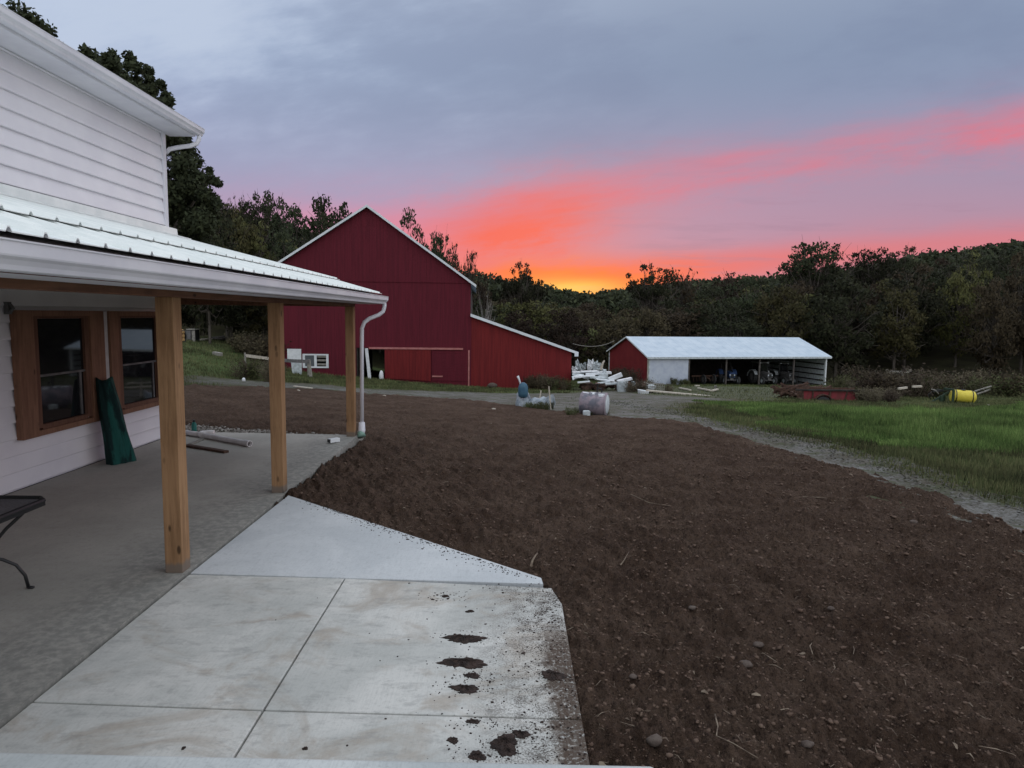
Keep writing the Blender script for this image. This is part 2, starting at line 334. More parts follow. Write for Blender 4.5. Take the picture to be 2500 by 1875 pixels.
MT['rubber'] = mat('tyre_rubber', (.045, .045, .045), .85)
MT['tractorblue'] = mat('tractor_blue_paint', (.03, .06, .15), .5)
MT['tractorgrey'] = mottled('tractor_grey', (.10, .10, .10), (.17, .16, .16), 5, .7)
MT['lamp'] = mat('lamp_lens', (.6, .65, .7), .2)
MT['rust'] = mottled('rusty_iron', (.055, .032, .024), (.10, .055, .038), 9, .9)
MT['spreader'] = mottled('faded_red_spreader', (.24, .035, .045), (.15, .035, .035), 4, .75)
MT['yellow'] = mottled('yellow_tank_plastic', (.62, .50, .05), (.70, .58, .08), 6, .5)
MT['jdgreen'] = mottled('dark_green_steel', (.018, .04, .022), (.03, .05, .03), 5, .7)
MT['tank'] = mottled('weathered_tank_paint', (.15, .15, .18), (.29, .24, .27), 3, .6, lo=.4, hi=.55)
MT['galv'] = mottled('galvanised_grey', (.24, .28, .32), (.42, .46, .50), 6, .45, metal=.2)
MT['bluedrum'] = mottled('blue_steel', (.030, .085, .14), (.05, .12, .17), 6, .5)
MT['weathered'] = mottled('weathered_timber', (.20, .19, .17), (.30, .28, .25), 8, .9)
MT['plank'] = mottled('pale_new_timber', (.42, .37, .30), (.54, .49, .42), 8, .8)
MT['tan'] = mottled('tan_machine_paint', (.42, .25, .10), (.52, .33, .15), 5, .6)
MT['teal'] = mottled('teal_plastic', (.02, .14, .12), (.035, .20, .17), 5, .4)
MT['greenmesh'] = mottled('green_netting', (.005, .022, .022), (.012, .085, .072), 5, .9, scale=(1.5, 1.5, .35), bump=.6, lo=.46, hi=.6)
MT['greenmeshdark'] = mottled('green_netting_inner', (.006, .018, .018), (.01, .03, .03), 7, .8)
MT['pvc'] = mottled('white_pvc', (.55, .52, .52), (.66, .63, .63), 6, .4)
MT['cedarpiece'] = mottled('reddish_offcut', (.16, .075, .06), (.24, .12, .095), 8, .8)
MT['tabletop'] = mottled('mesh_tabletop', (.10, .095, .10), (.16, .15, .16), 60, .6)

# ------------------------------------------------------------------ mesh builder
def wloc(o):
    v = np.zeros(3)
    while o is not None: v = v + np.array(o.location); o = o.parent
    return v
class MB:
    def __init__(s): s.v = []; s.f = []
    def addv(s, vs, fs):
        k = len(s.v); s.v += [tuple(map(float, p)) for p in vs]; s.f += [tuple(k + i for i in f) for f in fs]; return s
    def box(s, lo, hi):
        x0, y0, z0 = lo; x1, y1, z1 = hi
        return s.addv([(x0, y0, z0), (x1, y0, z0), (x1, y1, z0), (x0, y1, z0), (x0, y0, z1), (x1, y0, z1), (x1, y1, z1), (x0, y1, z1)],
                      [(0, 3, 2, 1), (4, 5, 6, 7), (0, 1, 5, 4), (1, 2, 6, 5), (2, 3, 7, 6), (3, 0, 4, 7)])
    def obox(s, c, size, rz=0., ry=0., rx=0.):
        M = Matrix.Rotation(rz, 3, 'Z') @ Matrix.Rotation(ry, 3, 'Y') @ Matrix.Rotation(rx, 3, 'X')
        vs = []
        for dz in (-.5, .5):
            for dx, dy in ((-.5, -.5), (.5, -.5), (.5, .5), (-.5, .5)):
                vs.append(Vector(c) + M @ Vector((dx * size[0], dy * size[1], dz * size[2])))
        return s.addv(vs, [(0, 3, 2, 1), (4, 5, 6, 7), (0, 1, 5, 4), (1, 2, 6, 5), (2, 3, 7, 6), (3, 0, 4, 7)])
    def bar(s, a, b, w, h=None):
        h = h or w; a = Vector(a); b = Vector(b); d = (b - a).normalized(); up = Vector((0, 0, 1)) if abs(d.z) < .95 else Vector((0, 1, 0))
        r = d.cross(up).normalized() * w / 2; u = r.cross(d).normalized() * h / 2
        vs = [a - r - u, a + r - u, a + r + u, a - r + u, b - r - u, b + r - u, b + r + u, b - r + u]
        return s.addv(vs, [(0, 1, 2, 3), (7, 6, 5, 4), (0, 4, 5, 1), (1, 5, 6, 2), (2, 6, 7, 3), (3, 7, 4, 0)])
    def tube(s, pts, r, n=8, cap=True):
        pts = [Vector(p) for p in pts]; rs = r if isinstance(r, (list, tuple)) else [r] * len(pts)
        rings = []; ref = None
        for i, p in enumerate(pts):
            d = (pts[min(i + 1, len(pts) - 1)] - pts[max(i - 1, 0)]).normalized()
            if ref is None: ref = Vector((0, 0, 1)) if abs(d.z) < .9 else Vector((1, 0, 0))
            a = (ref - d * ref.dot(d)).normalized(); ref = a; b = d.cross(a)
            rings.append([p + (a * math.cos(2 * math.pi * k / n) + b * math.sin(2 * math.pi * k / n)) * rs[i] for k in range(n)])
        vs = [q for rg in rings for q in rg]; fs = []
        for i in range(len(pts) - 1):
            for k in range(n): fs.append((i * n + k, i * n + (k + 1) % n, (i + 1) * n + (k + 1) % n, (i + 1) * n + k))
        if cap: fs += [tuple(range(n))[::-1], tuple((len(pts) - 1) * n + k for k in range(n))]
        return s.addv(vs, fs)
    def prism(s, poly, axis, a, b):              # poly: 2-D points in the plane normal to axis
        def mk(p, t): return {0: (t, p[0], p[1]), 1: (p[0], t, p[1]), 2: (p[0], p[1], t)}[axis]
        n = len(poly); vs = [mk(p, a) for p in poly] + [mk(p, b) for p in poly]
        fs = [tuple(range(n)), tuple(range(2 * n - 1, n - 1, -1))] + [(i, n + i, n + (i + 1) % n, (i + 1) % n) for i in range(n)]
        return s.addv(vs, fs)
    def lump(s, c, r, seed=0, sub=1, jit=.25, flat=1.0):
        rs = np.random.default_rng(seed); vs, fs = ICO[sub]; q = vs * (1 + rs.uniform(-jit, jit, (len(vs), 1))) * np.array(r)
        q[:, 2] *= flat; return s.addv(q + np.array(c), fs)
    def xf(s, M):
        s.v = [tuple(M @ Vector(p)) for p in s.v]; return s
    def build(s, name, material, parent=None, smooth=False, loc=None, bevel=0.0):
        base = wloc(parent) if parent is not None else np.array(loc if loc is not None else (0, 0, 0), float)
        me = bpy.data.meshes.new(name); me.from_pydata([tuple(np.array(p) - base) for p in s.v], [], s.f)
        if smooth: me.polygons.foreach_set('use_smooth', [True] * len(me.polygons))
        me.materials.append(MT[material] if isinstance(material, str) else material)
        o = bpy.data.objects.new(name, me); C.objects.link(o)
        if parent is not None: o.parent = parent
        else: o.location = base
        if bevel:
            md = o.modifiers.new('bevel', 'BEVEL'); md.width = bevel; md.segments = 2; md.limit_method = 'ANGLE'
        me.validate(); return o
def _ico():
    import bmesh
    out = {}
    for k in (1, 2, 3):
        bm = bmesh.new(); bmesh.ops.create_icosphere(bm, subdivisions=k, radius=1.0); bm.verts.ensure_lookup_table()
        out[k] = (np.array([v.co[:] for v in bm.verts]), [tuple(v.index for v in f.verts) for f in bm.faces]); bm.free()
    return out
ICO = _ico()
def fast_mesh(name, verts, quads, material, smooth=False, attrs=None, k=4):
    me = bpy.data.meshes.new(name); nv = len(verts); nf = len(quads)
    me.vertices.add(nv); me.vertices.foreach_set('co', np.asarray(verts, np.float32).ravel())
    me.loops.add(nf * k); me.loops.foreach_set('vertex_index', np.asarray(quads, np.int32).ravel())
    me.polygons.add(nf); me.polygons.foreach_set('loop_start', np.arange(0, nf * k, k, dtype=np.int32))
    if smooth: me.polygons.foreach_set('use_smooth', np.ones(nf, bool))
    me.update(calc_edges=True); me.materials.append(MT[material] if isinstance(material, str) else material)
    for an, av in (attrs or {}).items():
        av = np.asarray(av, np.float32)
        if av.ndim == 2: a = me.attributes.new(an, 'FLOAT_VECTOR', 'POINT'); a.data.foreach_set('vector', av.ravel())
        else: a = me.attributes.new(an, 'FLOAT', 'POINT'); a.data.foreach_set('value', av)
    return me
def link(name, me, parent=None, loc=(0, 0, 0)):
    o = bpy.data.objects.new(name, me); C.objects.link(o); o.parent = parent; o.location = loc; return o
def tag(o, label=None, cat=None, group=None, kind=None):
    if label: o['label'] = label
    if cat: o['category'] = cat
    if group: o['group'] = group
    if kind: o['kind'] = kind
    return o
def thing(name, loc, label, cat, group=None):
    o = bpy.data.objects.new(name, None); C.objects.link(o); o.location = tuple(map(float, loc)); o.empty_display_size = .2
    return tag(o, label, cat, group)
def single(mb, name, material, loc, label, cat, group=None, smooth=False, bevel=0.0):
    return tag(mb.build(name, material, None, smooth, loc, bevel), label, cat, group)

# ------------------------------------------------------------------ setting: ground
def axis_lines(breaks):
    out = []
    for a, b, st in breaks: out += list(np.arange(a, b, st))
    return np.array(out + [breaks[-1][1]])
gx = axis_lines([(-1500, -300, 150), (-300, -80, 12), (-80, -30, 2.0), (-30, 45, .5), (45, 120, 3.0), (120, 400, 12), (400, 1500, 150)])
gy = axis_lines([(-400, -40, 60), (-40, 0, 5), (0, 30, .5), (30, 70, .8), (70, 140, 2.5), (140, 560, 8), (560, 1600, 150)])
GX, GY = np.meshgrid(gx, gy); X = GX.ravel(); Y = GY.ravel()
SOILP = [(5.55, -6), (5.5, 8), (5.35, 12.6), (5.3, 15), (5.25, 18.8), (4.6, 20.3), (3.3, 20.7), (2.2, 21.9), (.3, 26.0), (-1.85, 28.2), (-5.5, 27.6),
         (-8, 28), (-9.9, 27), (-13, 22), (-14, 12.9), (-6.2, 12.75), (-2.7, 12.75), (-2.6, 11.8), (-2.6, 7.9), (-2.55, -6)]
gravel_px = [(400, 806), (480, 815), (690, 828), (800, 838), (1000, 845), (1100, 848), (1215, 848), (1340, 842), (1400, 851), (1540, 858), (1600, 858), (1600, 866), (1500, 872),
             (1488, 885), (1540, 905), (1650, 925), (1800, 950), (1950, 985), (2100, 1040), (2212, 1070)]
GRAVP = [tuple(G(a * DD, b * DD)[:2]) for a, b in gravel_px] + [(6.95, 6.0), (6.9, -6), (4.7, -6), (4.6, 8), (4.5, 12.6), (4.4, 18.0), (3.8, 19.4), (3.0, 20.2), (1.9, 21.4), (.0, 25.4), (-2, 27.6), (-5.5, 27.0), (-8, 27.5), (-9.9, 26.4), (-13, 25)]
noiseg = perlin(X / 6, Y / 6) * .10 + perlin(X / 1.7, Y / 1.7) * .03
Z = H(X, Y) + noiseg * sst(Y, 6, 20) - .05 - .5 * ((X < -3.1) & (Y < 11.6)) - .14 * (sdist(X, Y, GRAVP) > .5) - .12 * (sdist(X, Y, SOILP) > .6)
wood = np.clip(sst(Y, 74, 82) + sst(X, 48, 56) + sst(-X, 34, 40), 0, 1)
YARD = [tuple(G(a * DD, b * DD)[:2]) for a, b in ((1230, 850), (1235, 838), (1320, 828), (1400, 833), (1790, 836), (1700, 858), (1640, 867), (1480, 870), (1340, 862))]
bare = np.clip(sst(sdist(X, Y, YARD) + perlin(X / 2, Y / 2) * 1.5, -1.0, 1.0), 0, 1) * .75
nx, ny = len(gx), len(gy)
idx = np.arange(nx * ny).reshape(ny, nx); Q = np.stack([idx[:-1, :-1], idx[:-1, 1:], idx[1:, 1:], idx[1:, :-1]], -1).reshape(-1, 4)
me = fast_mesh('ground', np.stack([X, Y, Z], 1), Q, 'ground', True, {'wood': wood, 'bare': bare})
tag(link('ground', me), kind='structure')

SLAB = [(-2.6, 0.5), (.42, 0.5), (.42, 5.0), (.36, 5.3), (-2.56, 7.9)]
def fan(u0, u1, du, y0, y1, dy):
    n = int(math.log(y1 / y0) / dy); ys = y0 * np.exp(np.linspace(0, math.log(y1 / y0), n)); us = np.arange(u0, u1, du)
    Ys, Us = np.meshgrid(ys, us, indexing='ij'); Xs = Us * (Ys + .6)
    idx = np.arange(Xs.size).reshape(Xs.shape); Q = np.stack([idx[:-1, :-1], idx[:-1, 1:], idx[1:, 1:], idx[1:, :-1]], -1).reshape(-1, 4)
    return Xs.ravel(), Ys.ravel(), Q
def RAK(X, Y):                                   # distance across the harrow lines, which curve gently
    a = G(1100, 1050)[:2]; b = G(1860, 1420)[:2]; e = (b - a) / np.hypot(*(b - a)); return (X - a[0]) * -e[1] + (Y - a[1]) * e[0] + .012 * (Y - 8) ** 2 + .06 * perlin(X / 1.7, Y / 1.7)
def soil_height(X, Y, fine=True):
    h = H(X, Y) + .040
    cell = (Y + .6) * .0025; rk_a = RAK(X, Y) + 40; rk_b = X * math.cos(.9) + Y * math.sin(.9)
    _a = G(1100, 1050)[:2]; _b = G(1860, 1420)[:2]; _e = (_b - _a) / np.hypot(*(_b - _a)); rk_b = X * _e[0] + Y * _e[1] + 40
    for wl, am in ((1.4, .030), (.55, .022), (.24, .034), (.13, .048), (.07, .040), (.038, .022)):
        fade = np.clip(1.9 - cell / wl * 2.2, 0, 1)
        cx_, cy_ = (X, Y * 1.15) if wl > .3 else (rk_a * 1.25, rk_b * .62)
        p = perlin(cx_ / wl + 3.1 * wl, cy_ / wl + 7.7); p2 = np.abs(perlin(cx_ / wl * .8 - 9, cy_ / wl * .8 + 31)) - .22
        h = h + am * (p * .55 + p2 * 1.9) * fade
    ra = .62; xr = X * math.cos(ra) + Y * math.sin(ra) + .25 * perlin(X / 2.5, Y / 2.5); yr_ = -X * math.sin(ra) + Y * math.cos(ra) + .12 * perlin(X / 1.5, Y / 1.5)
    fade = np.clip(1.9 - cell / .10 * 1.6, 0, 1); rk = perlin(yr_ * 0 + xr * 0 + (X * 0 + RAK(X, Y)) / .15, Y / 1.8); h = h + .040 * rk * fade + .022 * perlin(RAK(X, Y) / .30, Y / 3.) 
    # wheel marks left by the tractor
    for (a, b), dep in (((G(1100, 1050)[:2], G(1860, 1420)[:2]), .035), ((G(1000, 1090)[:2], G(1560, 1420)[:2]), .02), ((G(1500, 1010)[:2], G(2350, 1300)[:2]), .02)):
        e = b - a; n_ = np.array([-e[1], e[0]]) / np.hypot(*e); dd = (X - a[0]) * n_[0] + (Y - a[1]) * n_[1] + perlin(X / 2, Y / 2) * .1
        h = h - dep * np.exp(-(dd / .10) ** 2) + dep * .5 * np.exp(-((dd - .2) / .10) ** 2)
    ds = sdist(X, Y, SLAB); h = h - .020 * np.exp(-np.abs(ds) / .25) * (Y < 8.3)
    h = h + .012 * np.exp(-np.maximum(-sdist(X, Y, [(-2.6, 7.9), (-2.6, 11.9), (-2.9, 11.9), (-2.9, 7.9)]), 0) / .35) * (Y > 7.5)
    rg = .03 * perlin(X / .16, Y / .16) + .02 * perlin(X / .05, Y / .05); h = np.where(ds > .022 + rg * 1.6, h - .25, h)
    hx = (X < -2.585) & (Y < 11.8); h = np.where(hx, h - .3, h)
    h = np.where((X < -2.55) & (Y < 12.7) & (Y >= 11.8), h - .12, h)
    return h
X, Y, Q = fan(-.66, 1.05, .0023, 2.1, 29.5, .0050)
h = soil_height(X, Y); sdv = sdist(X, Y, SOILP) + perlin(X / .9, Y / .9) * .35 + perlin(X / .25, Y / .25) * .08
h = h - .16 * sst(-sdv, -.12, .25)
me = fast_mesh('tilled_soil', np.stack([X, Y, h], 1), Q, 'soil', False)
tag(link('tilled_soil', me), kind='structure')
# gravel track
X, Y, Q = fan(-.62, .95, .006, 5.0, 48, .010)
h = H(X, Y) - .01 + perlin(X / .5, Y / .5) * .015 + perlin(X / .1, Y / .1) * .008 * (Y < 20)
h -= .05 * np.exp(-((X - 5.75 - .1 * perlin(Y / 3, Y * 0)) / .18) ** 2) * (Y < 19) + .04 * np.exp(-((X - 6.6) / .15) ** 2) * (Y < 18)
sdv = sdist(X, Y, GRAVP) + perlin(X / 1.3, Y / 1.3) * .8 + perlin(X / .3, Y / .3) * .2
h = h - .25 * sst(-sdv, -.25, .6)
wear = 1 - np.clip((sdv + .1) / np.where(Y < 22, 1.15, 1.8), 0, 1); wear = np.maximum(wear, .55 * np.exp(-((X - 6.15 - .2 * perlin(Y / 2, X * 0)) / .28) ** 2) * (Y < 20)); wear = np.clip(wear + .3 * perlin(X / .8, Y / .8) + .25 * (X < -4), 0, 1)
me = fast_mesh('gravel_track', np.stack([X, Y, h], 1), Q, 'gravel', True, {'wear': wear})
tag(link('gravel_track', me), kind='structure')

# ------------------------------------------------------------------ porch floor, walk slabs, stoop
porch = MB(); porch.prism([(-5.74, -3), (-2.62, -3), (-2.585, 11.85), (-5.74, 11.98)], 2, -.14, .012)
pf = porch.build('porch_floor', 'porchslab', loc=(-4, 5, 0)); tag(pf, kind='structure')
pl = bpy.data.objects.new('walkway', None); C.objects.link(pl); pl.location = (-1, 4, 0); tag(pl, kind='structure')
g = .006
jx = -1.295; y1 = 3.50; y2 = 5.34
def slab(poly, m_, z=0.0):
    o = MB().prism(poly, 2, -.13, z).build('concrete_slab', m_, pl, bevel=.006); return o
slab([(-2.575, .6), (jx - g, .6), (jx - g, y1 - g), (-2.575, y1 + .06 - g)], 'walk')
slab([(jx + g, .6), (.415, .6), (.42, y1 - .06 - g), (jx + g, y1 - g)], 'walk')
slab([(-2.575, y1 + .06 + g), (jx - g, y1 + g), (jx - g, y2 + .02 - g), (-2.575, y2 + .07 - g)], 'walk')
slab([(jx + g, y1 + g), (.42, y1 - .06 + g), (.43, 4.9), (.37, 5.2), (jx + g, y2 + .02 - g)], 'walk')
slab([(-2.575, y2 + .08 + g), (.31, y2 - .07 + g), (.30, 5.40), (-2.55, 7.86)], 'walk2', .004)
sf = PZ(0, 1832, .36); sr_ = PZ(1599, 1866, .36); e_ = (sr_ - sf) / (sr_[0] - sf[0]); sl0 = sf - e_ * 1.5
st = MB().prism([(sl0[0], .4), (sr_[0], .4), (sr_[0], sr_[1]), (sl0[0], sl0[1])], 2, -.1, .36).build('stoop', 'stoop', loc=(-1, 1.5, 0), bevel=.02); tag(st, kind='structure')

# ------------------------------------------------------------------ house
house = thing('farmhouse', (-8.5, 4, 0), 'white two-storey farmhouse with wooden porch posts and white metal porch roof', 'house')
XW = -5.75
wall = MB().box((-13.5, -5, .0), (XW - .0405, 11.74, 5.10)).build('wall', 'siding', house)
MB().box((-13.4, -4.9, -.1), (XW - .042, 11.72, -.001)).build('footing', 'shadowgap', house)
def board_mesh(y0, y1, z0, hgt, ):
    b = MB(); p = [(XW - .040, z0 - .004), (XW + .004, z0), (XW + .006, z0 + .012), (XW - .030, z0 + hgt - .006), (XW - .040, z0 + hgt - .006)]
    return b.prism([(a, c) for a, c in p], 1, y0, y1)
# upper storey courses (one shared mesh) and lower ones
def courses(z0, z1, pitch, y0, y1):
    first = None; z = z0
    while z < z1:
        hh = min(pitch, z1 - z)
        if first is None or hh < pitch - 1e-4:
            o = board_mesh(y0, y1, z, hh).build('siding_board', 'siding', wall); first = o if first is None else first; zb = z if first is o else zb
        else:
            o = first.copy(); C.objects.link(o); o.parent = wall; o.location = (0, 0, z - zb)
        z += pitch
courses(3.345, 5.09, .215, -5, 11.66); courses(.03, 2.42, .195, -5, 11.66)
MB().box((XW - .02, 11.66, 3.28), (XW + .022, 11.76, 5.09)).build('corner_trim', 'whitemetal', house, bevel=.006)
MB().box((XW - .02, 11.66, .02), (XW + .022, 11.76, 2.42)).build('corner_trim', 'whitemetal', house, bevel=.006)
# upper roof: soffit, fascia, gutter, shingles
rf = MB().prism([(-5.36, 5.20), (-5.36, 5.245), (-9.6, 7.20), (-13.8, 5.245), (-13.8, 5.20), (-9.6, 7.13)], 1, -5.3, 12.02).build('roof', 'shingle', house)
MB().box((-5.78, -5.3, 5.085), (-5.36, 12.0, 5.105)).build('soffit', 'whitemetal', rf)
MB().box((-5.375, -5.3, 5.09), (-5.35, 12.02, 5.225)).build('fascia', 'whitemetal', rf)
def gutter(x0, z0, w, hgt, y0, y1, parent, name='gutter'):
    pr = [(0, .0), (.60, .0), (.66, .04), (.70, .20), (.80, .36), (.93, .46), (.95, .52), (.95, .92), (1.0, .95), (1.0, 1.0), (.90, 1.0), (.90, .56), (.62, .30), (.56, .07), (.04, .07), (.04, 1.0), (0, 1.0)]
    poly = [(x0 + a * w, z0 + b * hgt) for a, b in pr]
    mb = MB(); n = len(poly)
    vs = [(p[0], y0, p[1]) for p in poly] + [(p[0], y1, p[1]) for p in poly]
    mb.addv(vs, [(i, n + i, n + (i + 1) % n, (i + 1) % n) for i in range(n)])
    cap = [(x0, z0), (x0 + .62 * w, z0), (x0 + .74 * w, z0 + .26 * hgt), (x0 + .95 * w, z0 + .5 * hgt), (x0 + w, z0 + hgt), (x0, z0 + hgt)]
    mb.prism(cap, 1, y1, y1 + .006); mb.prism(cap, 1, y0 - .006, y0)
    return mb.build(name, 'whitemetal', parent)
gutter(-5.348, 5.115, .125, .125, -5.3, 12.10, rf)
MB().prism([(-5.36, 5.242), (-5.27, 5.236), (-5.27, 5.242), (-5.40, 5.30)], 1, -5.3, 12.04).build('drip_edge', 'whitemetal', rf)
ds = MB(); a = PY(487, 337, 12.05)
ds.tube([(-5.30, 12.04, 5.13), (-5.30, 12.04, 5.06), (-5.33, 12.02, 4.98), (-5.42, 11.98, 4.93), (-5.60, 11.93, 4.89), (-5.74, 11.9, 4.85), (-5.80, 11.88, 4.78)], .036, 8)
ds.build('downspout', 'whitemetal', rf, True)
# windows in the porch wall
def window(y0, y1, z0, z1, lw, rw):
    xo = XW + .085
    w = MB()
    w.box((XW - .02, y0 + lw - .02, z0 + .09), (XW + .06, y0 + lw + .08, z1 - .07)); w.box((XW - .02, y1 - rw - .08, z0 + .09), (XW + .06, y1 - rw + .02, z1 - .07))
    w.box((XW - .02, y0 + lw + .08, z0 + .07), (XW + .06, y1 - rw - .08, z0 + .13)); w.box((XW - .02, y0 + lw + .08, z1 - .10), (XW + .06, y1 - rw - .08, z1 - .07))
    wo_ = w.build('window', 'jamb', house)
    for lo, hi in (((XW, y0, z0), (xo, y0 + lw - .021, z1)), ((XW, y1 - rw + .021, z0), (xo, y1, z1)),
                   ((XW, y0 + lw - .02, z1 - .069), (xo - .004, y1 - rw + .02, z1)), ((XW, y0 + lw - .02, z0), (xo - .004, y1 - rw + .02, z0 + .069))):
        MB().box(lo, hi).build('trim_board', 'trim', wo_, bevel=.004)
    zm = 1.325; a_, b_ = y0 + lw + .08, y1 - rw - .08
    MB().box((XW - .01, a_ + .002, zm + .016), (XW + .028, b_ - .002, z1 - .102)).build('glass_pane', 'glass', wo_)
    MB().box((XW - .01, a_ + .002, z0 + .132), (XW + .018, b_ - .002, zm - .016)).build('glass_pane', 'glass', wo_)
    MB().box((XW - .01, a_ + .001, zm - .013), (XW + .045, b_ - .001, zm + .013)).build('sash_rail', 'tractorgrey', wo_)
    MB().box((XW + .019, b_ - .10, z0 + .14), (XW + .034, b_ - .065, zm - .014)).build('screen_stile', 'tractorgrey', wo_)
window(7.95, 9.66, .60, 2.125, .30, .34)
window(9.80, 11.50, .60, 2.125, .24, .30)
MB().box((XW, 9.665, .95), (XW + .05, 9.795, 2.12)).build('foam_strip', 'pvc', house)
a = PX(18, 752, XW)
MB().box((XW, a[1] - .06, a[2] - .07), (XW + .05, a[1] + .0, a[2] + .07)).tube([(XW + .06, a[1] - .03, a[2] + .04), (XW + .09, a[1] - .03, a[2] + .0), (XW + .06, a[1] - .03, a[2] - .04)], .018, 6).build('wall_bracket', 'tractorgrey', house)
# porch roof: ribbed sheets, soffit, fascia, gutter
proof = MB()
ZT = 3.40; XT = -5.73; XM = -2.95; ZM = 2.70; XE = -2.215; ZE = 2.478
proof.prism([(XT, 3.33), (XT, 2.47), (-2.25, 2.35), (-2.25, 2.452), (XM, 2.66)], 1, -3.0, 12.06)
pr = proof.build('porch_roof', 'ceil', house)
def sheet(xa, za, xb, zb, y0, thick=.006):          # one 0.735 m ribbed sheet, ribs every 0.245 m running down the slope
    prof = []; p = .245
    for k in range(3):
        b = k * p
        prof += [(b, 0), (b + .018, .0), (b + .030, .022), (b + .046, .022), (b + .058, 0)]
    prof += [(3 * p, 0)]
    n = len(prof); vs = []
    for (x, z) in ((xa, za), (xb, zb)):
        for (yy, hh) in prof: vs.append((x, y0 + yy, z + hh + thick))
    for (x, z) in ((xa, za), (xb, zb)):
        for (yy, hh) in prof: vs.append((x, y0 + yy, z + hh - .001 if hh else z))
    fs = []
    for i in range(n - 1):
        fs += [(i, n + i, n + i + 1, i + 1), (2 * n + i, 2 * n + i + 1, 3 * n + i + 1, 3 * n + i), (n + i, 3 * n + i, 3 * n + i + 1, n + i + 1), (i, i + 1, 2 * n + i + 1, 2 * n + i)]
    fs += [(0, 2 * n, 3 * n, n), (n - 1, 2 * n - 1, 4 * n - 1, 3 * n - 1)]
    return MB().addv(vs, fs)
PW = .735; y = 12.12 - 20 * PW; fl = fu = None; k = 0
off = -.018 + .0
while y < 12.10:
    if fl is None:
        fl = sheet(XM - .12, ZM + .012, XE, ZE, y).build('roof_sheet', 'roofmetal', pr); fu = sheet(XT, ZT, XM, ZM + .014, y).build('roof_sheet', 'roofmetal', pr); ybase = y
    else:
        for f in (fl, fu):
            o = f.copy(); C.objects.link(o); o.parent = pr; o.location = (0, y - ybase, 0)
    y += PW
MB().prism([(XT - .01, ZT + .02), (XT - .01, ZT + .14), (XT + .02, ZT + .14), (XT + .03, ZT + .035), (XT + .26, ZT - .022), (XT + .26, ZT - .035)], 1, -3.0, 12.0).build('flashing', 'roofmetal', pr)
MB().box((-2.262, -3, 2.30), (-2.245, 12.08, 2.45)).build('fascia', 'cedarpiece', pr)
MB().box((-2.63, -3, 2.300), (-2.262, 12.08, 2.318)).build('soffit', 'whitemetal', pr)
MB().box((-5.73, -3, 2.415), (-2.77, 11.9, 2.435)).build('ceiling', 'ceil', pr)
gutter(-2.243, 2.303, .125, .135, -3.0, 12.22, pr)
MB().box((-2.765, -3, 2.247), (-2.625, 11.84, 2.45)).build('porch_beam', 'beam', house, bevel=.004)
MB().box((-5.74, 11.70, 2.247), (-2.768, 11.84, 2.42)).build('porch_beam', 'beam', house, bevel=.004)
for yy in (-1.8, 2.6 - 5.5, 5.40, 7.92, 11.68):
    if yy < -2: continue
    MB().box((-2.765, yy, .012), (-2.625, yy + .14, 2.246)).build('porch_post', 'post', house, bevel=.004)
sp_ = MB(); base = (-2.50, 11.86)
sp_.tube([(-2.17, 12.10, 2.31), (-2.17, 12.10, 2.25), (-2.19, 12.08, 2.17), (-2.26, 12.03, 2.11), (-2.40, 11.95, 2.05), (-2.48, 11.88, 1.98), (-2.515, 11.85, 1.88), (-2.52, 11.845, 1.6), (-2.53, 11.84, .12)], .034, 10)
dsp = sp_.build('downspout', 'whitemetal', house, True)
MB().tube([(-2.53, 11.84, .24), (-2.53, 11.83, .10), (-2.54, 11.80, .06)], [.05, .062, .066], 10).build('downspout_boot', 'whitemetal', dsp, True)
MB().tube([(-2.55, 11.80, .07), (-2.52, 11.76, .00)], [.06, .075], 10).build('drain_adapter', mat('pale_green_fitting', (.22, .36, .30), .5), dsp, True)

# ------------------------------------------------------------------ things on the porch
t = thing('patio_table', (-4.1, 4.6, .012), 'black metal patio table with mesh top and curved legs at the left of the porch', 'table')
X0, X1, Y0, Y1, ZT_ = -4.75, -3.50, 4.25, 5.14, .70
MB().box((X0 + .03, Y0 + .03, ZT_ - .008), (X1 - .03, Y1 - .03, ZT_ - .002)).build('tabletop', 'tabletop', t)
fr = MB(); c_ = [(X0, Y0), (X1 - .06, Y0), (X1, Y0 + .06), (X1, Y1 - .06), (X1 - .06, Y1), (X0, Y1)]
fr.tube([(a, b, ZT_) for a, b in c_ + [c_[0]]], .018, 8); fr.bar((X0, Y0 + .02, ZT_ - .03), (X1 - .02, Y0 + .02, ZT_ - .03), .01, .04); fr.bar((X1 - .02, Y0, ZT_ - .03), (X1 - .02, Y1 - .02, ZT_ - .03), .01, .04)
fr.build('rim', 'black', t)
for cx, cy, sx_, sy_ in ((X1, Y1, 1, 1), (X1, Y0, 1, -1), (X0, Y1, -1, 1), (X0, Y0, -1, -1)):
    q = [(-.10, .68), (-.15, .60), (-.24, .50), (-.31, .40), (-.34, .33), (-.33, .29), (-.27, .265), (-.20, .21), (-.155, .12), (-.14, .02)]
    lg = MB(); lg.tube([(cx + sx_ * a, cy + sy_ * a * .55, b_) for a, b_ in q], .0125, 8)
    lg.lump((cx + sx_ * -.125, cy - sy_ * .075, .022), (.035, .025, .010), 1, 1, .05)
    lg.build('leg', 'black', t, True)

